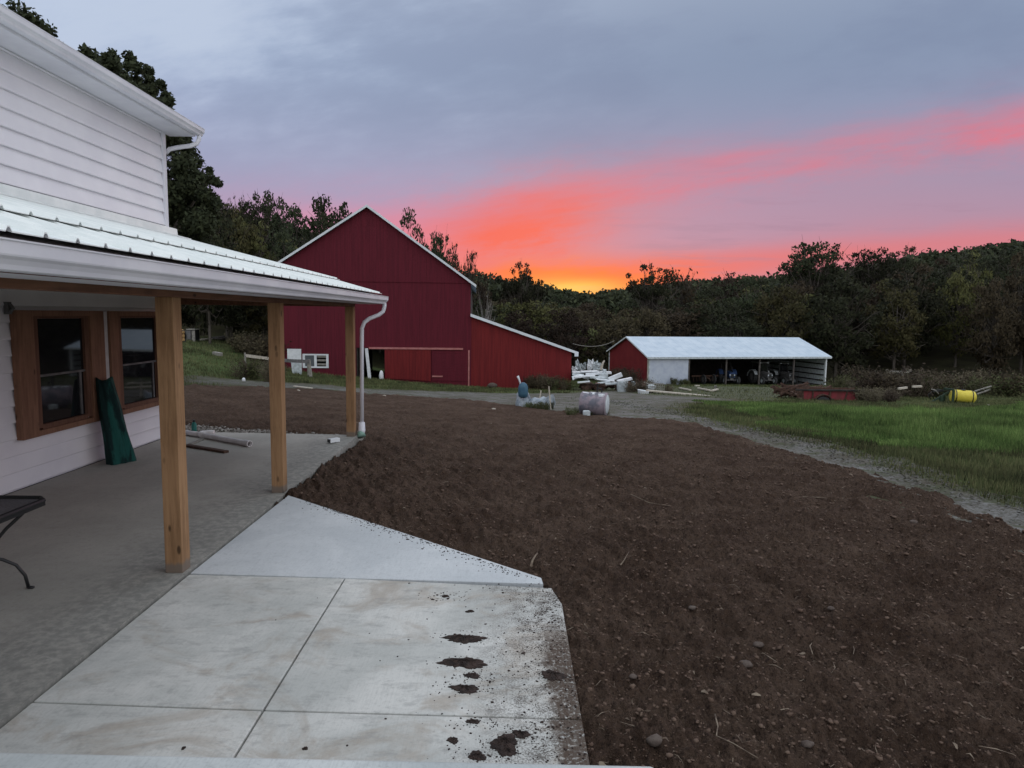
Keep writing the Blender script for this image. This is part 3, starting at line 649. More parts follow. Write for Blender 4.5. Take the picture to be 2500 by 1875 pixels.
# roll of green netting leaning on the wall
t = thing('netting_roll', (-5.45, 9.5, .012), 'roll of dark green netting leaning against the wall between the windows', 'netting')
b0 = Vector((-5.44, 9.52, .012)); tp = Vector(PX(255, 925, XW + .16)); mb = MB(); n = 40; vs = []; fs = []
for i in range(9):
    k = i / 8; c = b0.lerp(tp, k); r = .21 * (1 - k) + .12 * k
    for j in range(n):
        a = 2 * math.pi * j / n; rr = r * (1 + .13 * math.sin(3 * a + 2.2 * k) * (1 - .5 * k) + .07 * math.sin(8 * a + 4 * k) + .04 * math.sin(9 * k + 2 * a))
        vs.append((c.x + rr * .78 * math.cos(a), c.y + rr * math.sin(a), c.z + (0.03 * math.sin(2 * a) if i == 8 else 0)))
for i in range(8):
    for j in range(n): fs.append((i * n + j, i * n + (j + 1) % n, (i + 1) * n + (j + 1) % n, (i + 1) * n + j))
fs.append(tuple(8 * n + j for j in range(n))); mb.addv(vs, fs).build('outer_wrap', 'greenmesh', t, True)
MB().tube([b0 + Vector((0, 0, .05)), tp - Vector((0, 0, .03))], [.10, .06], 12).build('inner_roll', 'greenmeshdark', t, True)
fl_ = MB(); vs = []; fs = []
for i in range(9):
    k = i / 8; c = b0.lerp(tp, k); r = .215 * (1 - k) + .125 * k
    for j in range(9):
        a = -1.9 + 2.4 * j / 8; rr = r * (1.10 + .14 * math.sin(5 * a + 3 * k) + .10 * j / 8 - .12 * k)
        vs.append((c.x + rr * .8 * math.cos(a), c.y + rr * math.sin(a), c.z + .01))
for i in range(8):
    for j in range(8): fs.append((i * 9 + j, i * 9 + j + 1, (i + 1) * 9 + j + 1, (i + 1) * 9 + j))

# bottle
p = (-5.42, 11.75, .012)
t = thing('bottle', p, 'teal plastic bottle with dark cap standing at the far end of the porch', 'bottle')
MB().tube([(p[0], p[1], .012 + z) for z in (0, .01, .17, .20, .215)], [.036, .042, .042, .03, .018], 14).build('body', 'teal', t, True)
MB().tube([(p[0], p[1], .012 + z) for z in (.212, .25, .255)], [.022, .022, .015], 12).build('cap', 'black', t, True)
# pvc pipe assembly
a = Vector(PZ(495, 1062, .06)); b = Vector(PZ(607, 1083, .06))
t = thing('pvc_pipe', a, 'white plastic drain pipe with elbow fittings lying on the porch floor', 'pipe')
pm = MB(); d = (b - a).normalized(); n = 14
def hollow(mb, a, b, r, r2, n=14):
    a = Vector(a); b = Vector(b); mb.tube([a, b], r, n, False); mb.tube([a, b], r2, n, False)
    d = (b - a).normalized(); ref = Vector((0, 0, 1)); u = (ref - d * ref.dot(d)).normalized(); w = d.cross(u)
    for e in (a, b):
        vs = [e + (u * math.cos(2 * math.pi * k / n) + w * math.sin(2 * math.pi * k / n)) * q for q in (r, r2) for k in range(n)]
        mb.addv(vs, [(k, (k + 1) % n, n + (k + 1) % n, n + k) for k in range(n)])
hollow(pm, a, b, .043, .037); pm.build('pipe', 'pvc', t, True)
cp = MB(); hollow(cp, b - d * .09, b + d * .03, .052, .042); cp.build('coupling', 'pvc', t, True)
el = MB(); w_ = Vector((-d.y, d.x, 0)); el.tube([a + d * .05, a - d * .06, a - d * .12 + w_ * .05, a - d * .10 + w_ * .16, a + w_ * .22 - d * .02], [.052, .052, .054, .052, .052], 14); el.build('elbow', 'pvc', t, True)
el = MB(); el.tube([a - w_ * .0 - d * .10, a - d * .25 - w_ * .02, a - d * .45 - w_ * .04], [.044, .044, .044], 12); el.build('stub', 'pvc', t, True)
# offcuts and planks
def plank(pa, pb, w, h, name, m_, label, cat='board', group=None, zlift=0):
    a = Vector(pa); b = Vector(pb); a.z += h / 2 + zlift; b.z += h / 2 + zlift; mb = MB().bar(a, b, w, h)
    return single(mb, name, m_, (a + b) / 2, label, cat, group, bevel=min(w, h) * .15)
plank(PZ(455, 1090, .012), PZ(553, 1106, .012), .09, .035, 'dark_plank', 'rust', 'dark brown plank lying on the porch floor nearest the camera')
plank(PZ(458, 1062, .012), PZ(500, 1066, .012), .07, .035, 'cedar_offcut', 'cedarpiece', 'reddish wood offcut lying under the white drain pipe')
plank(PZ(462, 1088, .012), PZ(496, 1074, .012), .05, .03, 'pale_offcut', 'weathered', 'short pale wood strip slanting against the drain pipe on the porch')
p = PZ(808, 1082, .012)
t = thing('downspout_elbow', p, 'small white downspout offcut with dark open end on the porch floor', 'downspout piece')
q = Vector(p); MB().bar(q + Vector((-.02, -.04, .045)), q + Vector((.10, .10, .045)), .085, .065).build('body', 'white', t, bevel=.006)
MB().bar(q + Vector((-.0256, -.0465, .045)), q + Vector((-.0206, -.0407, .045)), .07, .052).build('opening', 'black', t)  # flat black plate painted in for the shade inside the hollow end

# strip of pebbles at the end of the porch slab
pb = MB(); ico_v, ico_f = ICO[1]
r_ = np.random.default_rng(3)
vv = []; ff = []
def scatter_lumps(P, S, flat, seed):
    rs = np.random.default_rng(seed); v0, f0 = ICO[1]; n = len(P); k = len(v0); f0 = np.array(f0)
    ang = rs.uniform(0, 6.28, n); V = v0[None] * (1 + rs.uniform(-.42, .42, (n, k, 1))) * S[:, None, None]
    V[..., 0] *= rs.uniform(.7, 1.3, (n, 1)); V[..., 2] *= flat
    ca, sa = np.cos(ang)[:, None], np.sin(ang)[:, None]; xx = V[..., 0] * ca - V[..., 1] * sa; yy = V[..., 0] * sa + V[..., 1] * ca
    V = np.stack([xx, yy, V[..., 2]], -1) + P[:, None]; F = f0[None] + (np.arange(n) * k)[:, None, None]
    return V.reshape(-1, 3), F.reshape(-1, 3)
n = 3200; P = np.stack([r_.uniform(-6.2, -2.5, n), r_.uniform(11.86, 12.95, n), np.zeros(n)], 1); P[:, 2] = H(P[:, 0], P[:, 1]) + r_.uniform(-.06, -.0, n)
vv, ff = scatter_lumps(P, r_.uniform(.012, .032, n), .7, 5)
MT['pebble'] = mat('pebbles', (.3, .3, .28), .9); n_ = N(MT['pebble']); g_ = n_.n.new('ShaderNodeNewGeometry'); n_.col(n_.mix(g_.outputs['Random Per Island'], (.10, .085, .07), (.36, .34, .31)))
tag(link('pebbles', fast_mesh('pebbles', vv, ff, 'pebble', False, None, 3)), 'pale crushed stone strip along the far end of the porch slab', 'gravel', kind='stuff')

# ------------------------------------------------------------------ soil clods, twigs, stones
n = 34000; yy = 2.2 * np.exp(r_.uniform(0, 1, n) ** .85 * math.log(15 / 2.2)); xx = r_.uniform(-.75, 1.05, n) * (yy + .5)
okm = (sdist(xx, yy, SOILP) > .1) & (sdist(xx, yy, SLAB) < -.01) & ~((xx < -2.6) & (yy < 12.6)); xx = xx[okm]; yy = yy[okm]
S = .003 + .013 * r_.uniform(0, 1, len(xx)) ** 7 + .0013 * yy * r_.uniform(.3, 1, len(xx)) ** 2
zz = soil_height(xx, yy); P = np.stack([xx, yy, zz + S * .15], 1)
vv, ff = scatter_lumps(P, S, .65, 8)
tag(link('soil_clods', fast_mesh('soil_clods', vv, ff, 'clod', False, None, 3)), 'loose brown clods scattered over the tilled soil', 'soil', kind='stuff')
n = 1900; yy = 6.5 * np.exp(r_.uniform(0, 1, n) * math.log(34 / 6.5)); xx = np.where(yy < 18, 6.25, 6.25 - (yy - 18) * .12) + r_.normal(0, .30, n) + np.where(r_.uniform(0, 1, n) < .3, r_.normal(0, 1.2, n), 0)
okm = sdist(xx, yy, GRAVP) > .1; xx = xx[okm]; yy = yy[okm]; S = .006 + r_.uniform(0, .010, len(xx)) + .0006 * yy; vv, ff = scatter_lumps(np.stack([xx, yy, H(xx, yy) - .002], 1), S, .5, 19)
tag(link('track_stones', fast_mesh('track_stones', vv, ff, 'gravel', False, None, 3)), 'pale loose stones along the worn middle of the gravel track', 'gravel', kind='stuff')
# crumbs of soil on the slabs
n = 1100; yy = r_.uniform(2.8, 7.6, n); e = r_.exponential(.14, n)
xedge = np.where(yy < 5.3, .42, .36 - (yy - 5.3) * (2.92 / 2.6)); e = np.where(yy < 5.3, e * 1.8, e * .5); xx = xedge - e - .01
okm = (xx > -2.5); xx = xx[okm]; yy = yy[okm]; S = r_.uniform(.002, .008, len(xx)) * np.where(r_.uniform(0, 1, len(xx)) > .96, 1.8, 1)
MUDP = np.array([PZ(a, b, 0)[:2] for a, b in ((1134, 1560), (1132, 1619), (1153, 1650), (1136, 1682), (1232, 1815), (1272, 1793), (1165, 1846), (1155, 1762), (1350, 1650), (1088, 1456))]); mk = r_.integers(0, len(MUDP), 700)
xx = np.concatenate([xx, MUDP[mk, 0] + r_.normal(0, .10, 700)]); yy = np.concatenate([yy, MUDP[mk, 1] + r_.normal(0, .05, 700)]); S = np.concatenate([S, r_.uniform(.0015, .006, 700) * (1 + (r_.uniform(0, 1, 700) > .95))]); ok3 = xx < .41; xx, yy, S = xx[ok3], yy[ok3], S[ok3]
zz = np.where(yy < 5.38, .001, .005); vv, ff = scatter_lumps(np.stack([xx, yy, zz], 1), S, .5, 12)
tag(link('soil_crumbs', fast_mesh('soil_crumbs', vv, ff, 'mud', False, None, 3)), 'dark soil crumbs spilled over the edge of the concrete walk', 'soil', kind='stuff')
def slivers(n, yr, lmin, lmax, seed, wid=.10, umin=-.75, umax=1.0, zoff=.006):
    rs = np.random.default_rng(seed); yy = yr[0] * np.exp(rs.uniform(0, 1, n) * math.log(yr[1] / yr[0])); xx = rs.uniform(umin, umax, n) * (yy + .5)
    okm = (sdist(xx, yy, SOILP) > .1) & (sdist(xx, yy, SLAB) < -.01) & ~((xx < -2.6) & (yy < 12.8)); xx = xx[okm]; yy = yy[okm]; n = len(xx)
    l = rs.uniform(lmin, lmax, n) * (1 + rs.exponential(.5, n)); a = rs.uniform(0, 6.28, n); bend = rs.uniform(-.5, .5, n)
    w = np.maximum(l * wid * rs.uniform(.3, 1, n), .0012); z = soil_height(xx, yy) + zoff
    dx, dy = np.cos(a), np.sin(a); nx_, ny_ = -dy, dx
    V = []
    for k, t in enumerate((-.5, 0, .5)):
        cx = xx + dx * l * t + nx_ * bend * l * (.25 - t * t); cy = yy + dy * l * t + ny_ * bend * l * (.25 - t * t)
        ww = w * (1 if k == 1 else .35); cz = z + (.012 if k == 1 else .002) * rs.uniform(0, 1.4, n)
        V += [np.stack([cx - nx_ * ww / 2, cy - ny_ * ww / 2, cz], 1), np.stack([cx + nx_ * ww / 2, cy + ny_ * ww / 2, cz + ww * .4], 1)]
    V = np.stack(V, 1).reshape(-1, 3); b = (np.arange(n) * 6)[:, None]
    F = np.concatenate([b + np.array([[0, 1, 3, 2]]), b + np.array([[2, 3, 5, 4]])], 0); return V, F
V, F = slivers(3400, (2.3, 18), .012, .06, 21, .06)
tag(link('root_bits', fast_mesh('root_bits', V, F, 'straw')), 'pale straw and root fragments strewn over the tilled soil', 'straw', kind='stuff')
V, F = slivers(380, (2.3, 22), .012, .035, 22, .45)
tag(link('leaf_bits', fast_mesh('leaf_bits', V, F, 'straw')), 'small dry leaf scraps lying on the tilled soil', 'leaves', kind='stuff')
def sh(p): return float(soil_height(np.array([p[0]]), np.array([p[1]]))[0])
stones = [(1820, 1640, .045, 'rounded brown stone in the soil, largest of those right of the walk'), (1850, 1585, .038, 'brown stone just behind the largest one in the soil'),
          (1600, 1835, .05, 'half buried brown stone nearest the walk corner'), (1970, 1862 - 28, .035, 'pale angular stone at the bottom of the soil field'), (1690, 1490, .03, 'small stone in the middle of the tilled soil'),
          (2230, 1280, .05, 'grey stone in the soil toward the gravel track'), (2030, 1500, .034, 'light grey stone well right of the walk'), (1545, 1665, .026, 'small brown stone beside the edge of the walk')]
for i, (a, b, r, lb) in enumerate(stones):
    p = G(a, b); z = sh(p)
    single(MB().lump((p[0], p[1], z + r * .25), (r * .95, r * .75, r * .5), 40 + i, 2, .16), 'stone', 'stone', (p[0], p[1], z), lb, 'stone', 'stones in the tilled soil', smooth=True)
def twig(pts, r, name, label, m_='straw', lift=.012):
    q = []
    for a, b in pts:
        p = G(a, b); q.append((p[0], p[1], sh(p) + lift))
    rs = [r * (1 - .5 * i / (len(q) - 1)) for i in range(len(q))]
    return single(MB().tube(q, rs, 6), name, m_, q[0], label, 'stick', 'sticks in the soil', smooth=True)
twig([(1745, 1752), (1752, 1785), (1748, 1816), (1790, 1840), (1850, 1874)], .005, 'root_stick', 'long bent pale stick at the bottom of the soil field')
o = twig([(1296, 1398), (1300, 1385), (1308, 1377), (1312, 1362)], .012, 'root_stub', 'twisted pale root stub standing beside the tip of the concrete walk', lift=.03)
twig([(2095, 1860), (2110, 1845), (2104, 1818)], .006, 'curved_stick', 'curved pale stick at the bottom right of the soil field')
twig([(1540, 1222), (1585, 1230), (1640, 1245)], .006, 'thin_stick', 'thin straight pale stick in the soil at mid distance')
twig([(1960, 1222), (2010, 1224), (2040, 1232)], .008, 'pale_stick', 'pale stick lying in the soil toward the gravel track')
twig([(1515, 1385), (1524, 1378), (1535, 1366)], .007, 'broken_stick', 'short broken stick in the soil right of the root stub')
# mud on the walk
muds = [(1134, 1560, .125, .05, 'largest dark mud smear on the walk, farthest of the row'), (1132, 1619, .135, .055, 'dark mud smear across the walk, second of the row'), (1153, 1650, .05, .024, 'small round mud lump between the mud smears'),
        (1136, 1682, .085, .035, 'brown mud smear on the walk, nearest of the row'), (1088, 1456, .03, .018, 'tiny mud spot near the far joint of the walk'), (1147, 1493, .03, .018, 'small brown mud spot beyond the mud smears'),
        (1232, 1815, .075, .055, 'big wet mud heap near the stoop'), (1272, 1793, .042, .03, 'mud clod beside the big mud heap'), (1106, 1808, .028, .024, 'reddish clod alone on the near part of the walk'),
        (1165, 1846, .045, .03, 'reddish mud clod right against the stoop edge'), (1155, 1762, .035, .018, 'small mud smear on the near joint of the walk'), (745, 1828, .013, .012, 'tiny dark pebble of mud on the near left slab'), (448, 1827, .011, .010, 'tiny dark mud crumb at the left of the near slabs'),
        (1350, 1650, .07, .05, 'dark mud patch on the outer edge of the walk'), (1240, 1835, .05, .03, 'reddish mud lump touching the big mud heap')]
for i, (a, b, rx, ry, lb) in enumerate(muds):
    p = PZ(a, b, 0.0); rs = np.random.default_rng(60 + i); mb = MB()
    nr, na = 6, 44; vs = [(p[0], p[1], ry * .28)]; ph = rs.uniform(0, 6, 6)
    for j in range(1, nr + 1):
        for k in range(na):
            an = 2 * math.pi * k / na; rr = (j / nr) * (1 + .14 * math.sin(2 * an + ph[0]) + .12 * math.sin(3 * an + ph[1]) + .08 * math.sin(7 * an + ph[2]) + .07 * math.sin(11 * an + ph[3]) + rs.uniform(-.13, .13))
            hz = ry * .28 * (1 - (j / nr) ** 2) * (1 + rs.uniform(-.5, .5)) if j < nr else -.002
            vs.append((p[0] + rx * rr * math.cos(an), p[1] + ry * 1.25 * rr * math.sin(an), hz + .003 * (j < nr)))
    fs = [(0, 1 + k, 1 + (k + 1) % na) for k in range(na)]
    for j in range(nr - 1):
        for k in range(na): q0 = 1 + j * na; q1 = q0 + na; fs.append((q0 + k, q1 + k, q1 + (k + 1) % na, q0 + (k + 1) % na))
    single(mb.addv(vs, fs), 'mud_patch', 'mud', p, lb, 'mud', 'mud on the walk')

# ------------------------------------------------------------------ barn
YB = 47.0
barn = thing('barn', (-9.5, YB, -2.7), 'large dark red gabled barn with a sloping lean-to on its right side', 'barn')
XL, XR, XP, ZP, ZEV = -15.65, -2.55, -9.53, 9.25, 4.30
SLR = (ZP - ZEV) / (XR - XP); SLL = .655
def roofz(x): return ZP - (SLR if x > XP else SLL) * abs(x - XP)
def gz(x): return float(H(x, YB)) - .4
tier1 = MB(); tier2 = MB(); rs = np.random.default_rng(5)
holes = [(-10.25, -8.40, -9, -.22), (-13.9, -12.35, -1.55, -.76)]
def vboards(mb, x0, x1, zlo, zhi, ybase, pitch=.24, holes=()):
    x = x0
    while x < x1 - .02:
        w = min(pitch, x1 - x); d = rs.uniform(0, .006); a, b = x + .0015, x + w - .0015
        segs = [(zlo(a) if callable(zlo) else zlo, None)]
        cuts = [h for h in holes if h[0] < (a + b) / 2 < h[1]]
        lo = zlo((a + b) / 2) if callable(zlo) else zlo
        pieces = []
        for h_ in sorted(cuts, key=lambda q: q[2]):
            if h_[2] > lo: pieces.append((lo, h_[2], h_[2]))
            lo = h_[3]
        za = (zhi(a) if callable(zhi) else zhi); zb = (zhi(b) if callable(zhi) else zhi); pieces.append((lo, za, zb))
        for l0, h0, h1 in pieces:
            mb.prism([(a, l0), (b, l0), (b, h1), (a, h0)], 1, ybase - .03 - d, ybase)
        x += w
vboards(tier1, XL, XR, 4.30, lambda x: roofz(x) - .05, YB - .03)
vboards(tier2, XL, XR, gz, 4.37, YB, holes=holes)
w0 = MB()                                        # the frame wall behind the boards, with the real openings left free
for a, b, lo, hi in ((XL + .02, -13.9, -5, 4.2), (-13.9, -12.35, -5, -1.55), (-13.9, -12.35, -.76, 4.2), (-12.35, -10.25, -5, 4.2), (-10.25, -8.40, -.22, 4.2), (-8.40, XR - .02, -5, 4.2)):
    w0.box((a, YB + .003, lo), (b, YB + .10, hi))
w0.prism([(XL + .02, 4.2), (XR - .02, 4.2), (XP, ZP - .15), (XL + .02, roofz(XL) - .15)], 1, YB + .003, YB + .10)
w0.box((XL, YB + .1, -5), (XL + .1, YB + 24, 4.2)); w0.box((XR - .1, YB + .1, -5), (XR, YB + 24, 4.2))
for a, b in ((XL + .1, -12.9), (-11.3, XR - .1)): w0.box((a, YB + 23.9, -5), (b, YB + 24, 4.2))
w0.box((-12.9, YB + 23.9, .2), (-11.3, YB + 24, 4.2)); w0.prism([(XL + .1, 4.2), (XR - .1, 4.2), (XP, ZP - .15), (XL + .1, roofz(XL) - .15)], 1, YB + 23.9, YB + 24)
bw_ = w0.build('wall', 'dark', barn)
tag(tier1.build('gable_boards', 'barn', bw_), kind='stuff'); tag(tier2.build('wall_boards', 'barn', bw_), kind='stuff')
MB().box((XL, YB - .075, 4.27), (XR + .02, YB - .03, 4.315)).build('drip_board', 'barn', bw_)
MB().box((XL + .1, YB + .1, -.05), (XR - .1, YB + 23.9, .05)).build('upper_floor', 'dark', barn)
# lean-to
lb = MB(); LX0, LX1 = XR, 4.50; lz = lambda x: 2.10 - (x - LX0) * (2.42 / (LX1 - LX0))
vboards(lb, LX0, LX1, gz, lambda x: lz(x) - .03, YB + .02)
lt = MB().prism([(LX0 + .02, -5), (LX1 - .05, -5), (LX1 - .05, lz(LX1) - .12), (LX0 + .02, lz(LX0) - .12)], 1, YB + .03, YB + 13).build('lean_to', 'dark', barn)
tag(lb.build('wall_boards', 'barn2', lt), kind='stuff')
MB().box((LX0 - .02, YB - .05, gz(-2)), (LX0 + .06, YB - .012, 2.0)).build('corner_board', 'barn', lt)
rb = MB()
for s_ in (-1, 1):
    xe = XR + .36 if s_ > 0 else XL - .36; ze = roofz(xe)
    rb.prism([(XP, ZP + .02), (xe, ze + .02), (xe, ze + .10), (XP, ZP + .10)], 1, YB - .30, YB + 24.3)
rr_ = rb.build('roof', 'shedroof', barn)
for s_ in (-1, 1):
    xe = XR + .38 if s_ > 0 else XL - .38; ze = roofz(xe)
    MB().prism([(XP, ZP - .05), (xe, ze - .05), (xe, ze + .12), (XP, ZP + .12)], 1, YB - .35, YB - .302).build('rake_trim', 'barntrim', rr_)
xe = 4.92; ze = lz(xe) + .02
lr = MB().prism([(LX0, lz(LX0)), (xe, ze - .02), (xe, ze + .06), (LX0, lz(LX0) + .08)], 1, YB - .25, YB + 13.2).build('lean_to_roof', 'shedroof', barn)
MB().prism([(LX0, lz(LX0) - .10), (xe + .03, ze - .10), (xe + .03, ze + .08), (LX0, lz(LX0) + .10)], 1, YB - .30, YB - .252).build('rake_trim', 'barntrim', lr)
MB().box((xe - .25, YB - .34, ze - .22), (xe + .02, YB - .305, ze - .02)).build('eave_return', 'barntrim', lr)
# sliding doors, track, post, window
MB().box((-9.50, YB - .16, -.30), (-3.05, YB - .09, -.17)).build('door_track', 'pinktrim', barn)
dm = MB(); x = -8.42
while x < -5.28:
    w = min(.21, -5.28 - x); dm.box((x + .004, YB - .115 - rs.uniform(0, .01), gz(x) + .50), (x + w - .004, YB - .08, -.32)); x += .21
dd_ = MB().box((-8.42, YB - .079, gz(-7) + .5), (-5.28, YB - .055, -.32)).build('sliding_door', 'barn2', barn); tag(dm.build('door_boards', 'barn2', dd_), kind='stuff')
dm = MB(); z = -2.46
while z < -.35:
    dm.box((-5.20, YB - .075 - rs.uniform(0, .012), z + .004), (-2.66, YB - .05, z + .185)); z += .19
dd_ = MB().box((-5.20, YB - .049, -2.5), (-2.66, YB - .040, -.32)).build('closed_door', 'barn', barn); tag(dm.build('door_boards', 'barn', dd_), kind='stuff')
MB().box((-5.18, YB - .12, -2.20), (-4.45, YB - .09, -2.10)).build('door_handle', 'pinktrim', dd_)
MB().bar((-9.66, YB - .13, -.26), (-9.42, YB - .13, -2.72), .20, .16).build('door_post', 'white', barn)
MB().box((-2.70, YB - .10, -2.85), (-2.60, YB - .04, -.32)).build('door_jamb', 'pinktrim', barn)
wx0, wx1, wz0, wz1 = -14.0, -12.25, -1.64, -.68
wf = MB()
for lo, hi in (((wx0, YB - .09, wz0), (wx0 + .16, YB - .04, wz1)), ((wx1 - .16, YB - .09, wz0), (wx1, YB - .04, wz1)), ((wx0 + .16, YB - .088, wz1 - .10), (wx1 - .16, YB - .04, wz1)), ((wx0 + .16, YB - .088, wz0), (wx1 - .16, YB - .04, wz0 + .11)), ((-13.22, YB - .087, wz0 + .11), (-13.05, YB - .04, wz1 - .10))): wf.box(lo, hi)
wn = wf.build('window', 'white', barn)
for a, b in ((wx0 + .161, -13.221),):
    MB().box((a, YB - .06, wz0 + .12), (b, YB - .05, wz1 - .11)).build('glass_pane', mat('dusty_glass', (.10, .11, .12), .3), wn)
for z in (-1.46, -1.18, -.93): MB().box((-13.04, YB - .03, z), (wx1 - .17, YB - .015, z + .14)).build('louvre_slat', 'weathered', wn)
p = G(1000, 941)
sb = MB(); sb.lump((-8.62, YB - .30, gz(-8.6) + .68), (.16, .12, .36), 3, 2, .1); sb.xf(Matrix.Identity(4)); single(sb, 'white_sack', 'white', (-8.62, YB - .3, gz(-8.6) + .4), 'small white sack leaning in the open barn doorway', 'sack')
single(MB().lump((-1.0, YB - .5, gz(-1) + .55), (.34, .2, .22), 9, 2, .12), 'boulder', 'stone', (-1, YB - .5, gz(-1) + .4), 'boulder lying in the grass against the lean-to wall', 'stone', smooth=True)

barn.rotation_euler = (0, 0, .045)
# wire between the barn and the shed
a = Vector((4.8, YB + 3, 0.1)); b = Vector(PY(1500, 832, 66)); pts = [a.lerp(b, k / 10) - Vector((0, 0, .35 * (1 - (2 * k / 10 - 1) ** 2))) for k in range(11)]
single(MB().tube(pts, .022, 5), 'cable', 'weathered', a, 'pale cable hanging between the lean-to and the open shed', 'cable')

# ------------------------------------------------------------------ open shed
TH = math.atan2(.22, .975); cs, sn = math.cos(TH), math.sin(TH); SF = np.array([13.3, 64.0]); SL, SW = 19.2, 10.0; ZE_, ZRI = -1.52, .10
shed = thing('machine_shed', (SF[0], SF[1], -4.2), 'long open-fronted machine shed with pale metal roof, red gable end and white front panel', 'shed')
def S(a, b, z): return (SF[0] + a * cs - b * sn, SF[1] + a * sn + b * cs, z)
def sgz(a, b): p = S(a, b, 0); return float(H(p[0], p[1])) - .1
def sbox(mb, a0, a1, b0, b1, z0, z1):
    return mb.addv([S(a0, b0, z0), S(a1, b0, z0), S(a1, b1, z0), S(a0, b1, z0), S(a0, b0, z1), S(a1, b0, z1), S(a1, b1, z1), S(a0, b1, z1)],
                   [(0, 3, 2, 1), (4, 5, 6, 7), (0, 1, 5, 4), (1, 2, 6, 5), (2, 3, 7, 6), (3, 0, 4, 7)])
def sprism(mb, poly, a0, a1):                     # poly in (b, z)
    n = len(poly); return mb.addv([S(a0, b, z) for b, z in poly] + [S(a1, b, z) for b, z in poly], [tuple(range(n)), tuple(range(2 * n - 1, n - 1, -1))] + [(i, n + i, n + (i + 1) % n, (i + 1) % n) for i in range(n)])
ge = MB(); sprism(ge, [(0, -5), (SW, -5), (SW, ZE_ - .02), (SW / 2, ZRI - .04), (0, ZE_ - .02)], -.05, 0)
gw = ge.build('gable_wall', 'shedred', shed)
rbm = MB()
for k in range(1, 33): sbox(rbm, -.062, -.051, k * .3, k * .3 + .03, -4.9, ZE_ - .08 + min(k * .3, SW - k * .3) * .3)
tag(rbm.build('wall_ribs', 'shedred', gw), kind='stuff')
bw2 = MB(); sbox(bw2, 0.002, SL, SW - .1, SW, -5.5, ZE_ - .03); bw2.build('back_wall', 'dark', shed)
re = MB(); sprism(re, [(0.12, -5.4), (SW - .12, -5.4), (SW - .12, ZE_ - .06), (SW / 2, ZRI - .08), (.12, ZE_ - .06)], SL - .06, SL - .01); rw_ = re.build('end_wall', 'offwhite', shed)
for z in (-1.9, -2.45, -3.0, -3.55, -4.1, -4.6):
    gb = MB(); sbox(gb, SL - .15, SL - .061, .2, SW - .2, z, z + .12); gb.build('wall_girt', 'dark', rw_)
rf_ = MB(); th_ = .06
ov = .35; sl_ = (ZRI - ZE_) / (SW / 2)
sprism(rf_, [(-ov, ZE_ - ov * sl_ + .03), (SW / 2, ZRI + .03), (SW + ov, ZE_ - ov * sl_ + .03), (SW + ov, ZE_ - ov * sl_), (SW / 2, ZRI), (-ov, ZE_ - ov * sl_)], -.25, SL + .35)
sr = rf_.build('roof', 'shedroof', shed)
rbm = MB()
for k in range(22):
    a0 = -.25 + k * .92; rbm.addv([S(a0, -ov, ZE_ - ov * sl_ + .031), S(a0 + .05, -ov, ZE_ - ov * sl_ + .031), S(a0 + .05, SW / 2, ZRI + .031), S(a0, SW / 2, ZRI + .031), S(a0 + .01, -ov, ZE_ - ov * sl_ + .040), S(a0 + .04, -ov, ZE_ - ov * sl_ + .040), S(a0 + .04, SW / 2, ZRI + .040), S(a0 + .01, SW / 2, ZRI + .040)], [(4, 5, 6, 7), (0, 4, 7, 3), (1, 2, 6, 5), (0, 1, 5, 4)])
tag(rbm.build('roof_ribs', 'shedroof', sr), kind='stuff')
fa = MB(); sbox(fa, -.25, SL + .35, -ov - .03, -ov - .002, ZE_ - ov * sl_ - .16, ZE_ - ov * sl_ + .02); fa.build('fascia', 'offwhite', sr)
for s0, s1 in ((-ov, SW / 2), (SW / 2, SW + ov)):
    z0_ = ZE_ - ov * sl_ if s0 < 0 else ZRI; z1_ = ZRI if s0 < 0 else ZE_ - ov * sl_
    rk = MB(); sprism(rk, [(s0, z0_ - .10), (s1, z1_ - .10), (s1, z1_ + .035), (s0, z0_ + .035)], -.29, -.252); rk.build('rake_trim', 'white', sr)
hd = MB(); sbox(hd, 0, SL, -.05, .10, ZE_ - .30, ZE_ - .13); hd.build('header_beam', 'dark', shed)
dr = MB(); sbox(dr, .12, 4.05, -.10, -.04, sgz(1, 0), ZE_ - .14); df = dr.build('front_panel', 'sheddoor', shed)
rbm = MB(); [sbox(rbm, .12 + k * .3, .15 + k * .3, -.112, -.101, sgz(1, 0), ZE_ - .15) for k in range(1, 13)]; tag(rbm.build('panel_ribs', 'sheddoor', df), kind='stuff')
for a0, m_ in ((-.02, 'offwhite'), (4.06, 'dark2'), (8.0, 'dark2'), (11.6, 'dark2'), (15.4, 'dark2'), (SL - .14, 'white')):
    ps = MB(); sbox(ps, a0, a0 + .13, -.13, -.0, sgz(a0, 0) - .1, ZE_ - .12); ps.build('post', m_, shed)
ps = MB(); sbox(ps, -.10, -.052, -.06, .05, -4.6, ZE_ - .1); ps.build('corner_trim', 'plank', gw)
ps = MB(); sbox(ps, -.10, -.052, SW - .12, SW + .02, -4.2, ZE_ - .1); ps.build('corner_trim', 'white', gw)

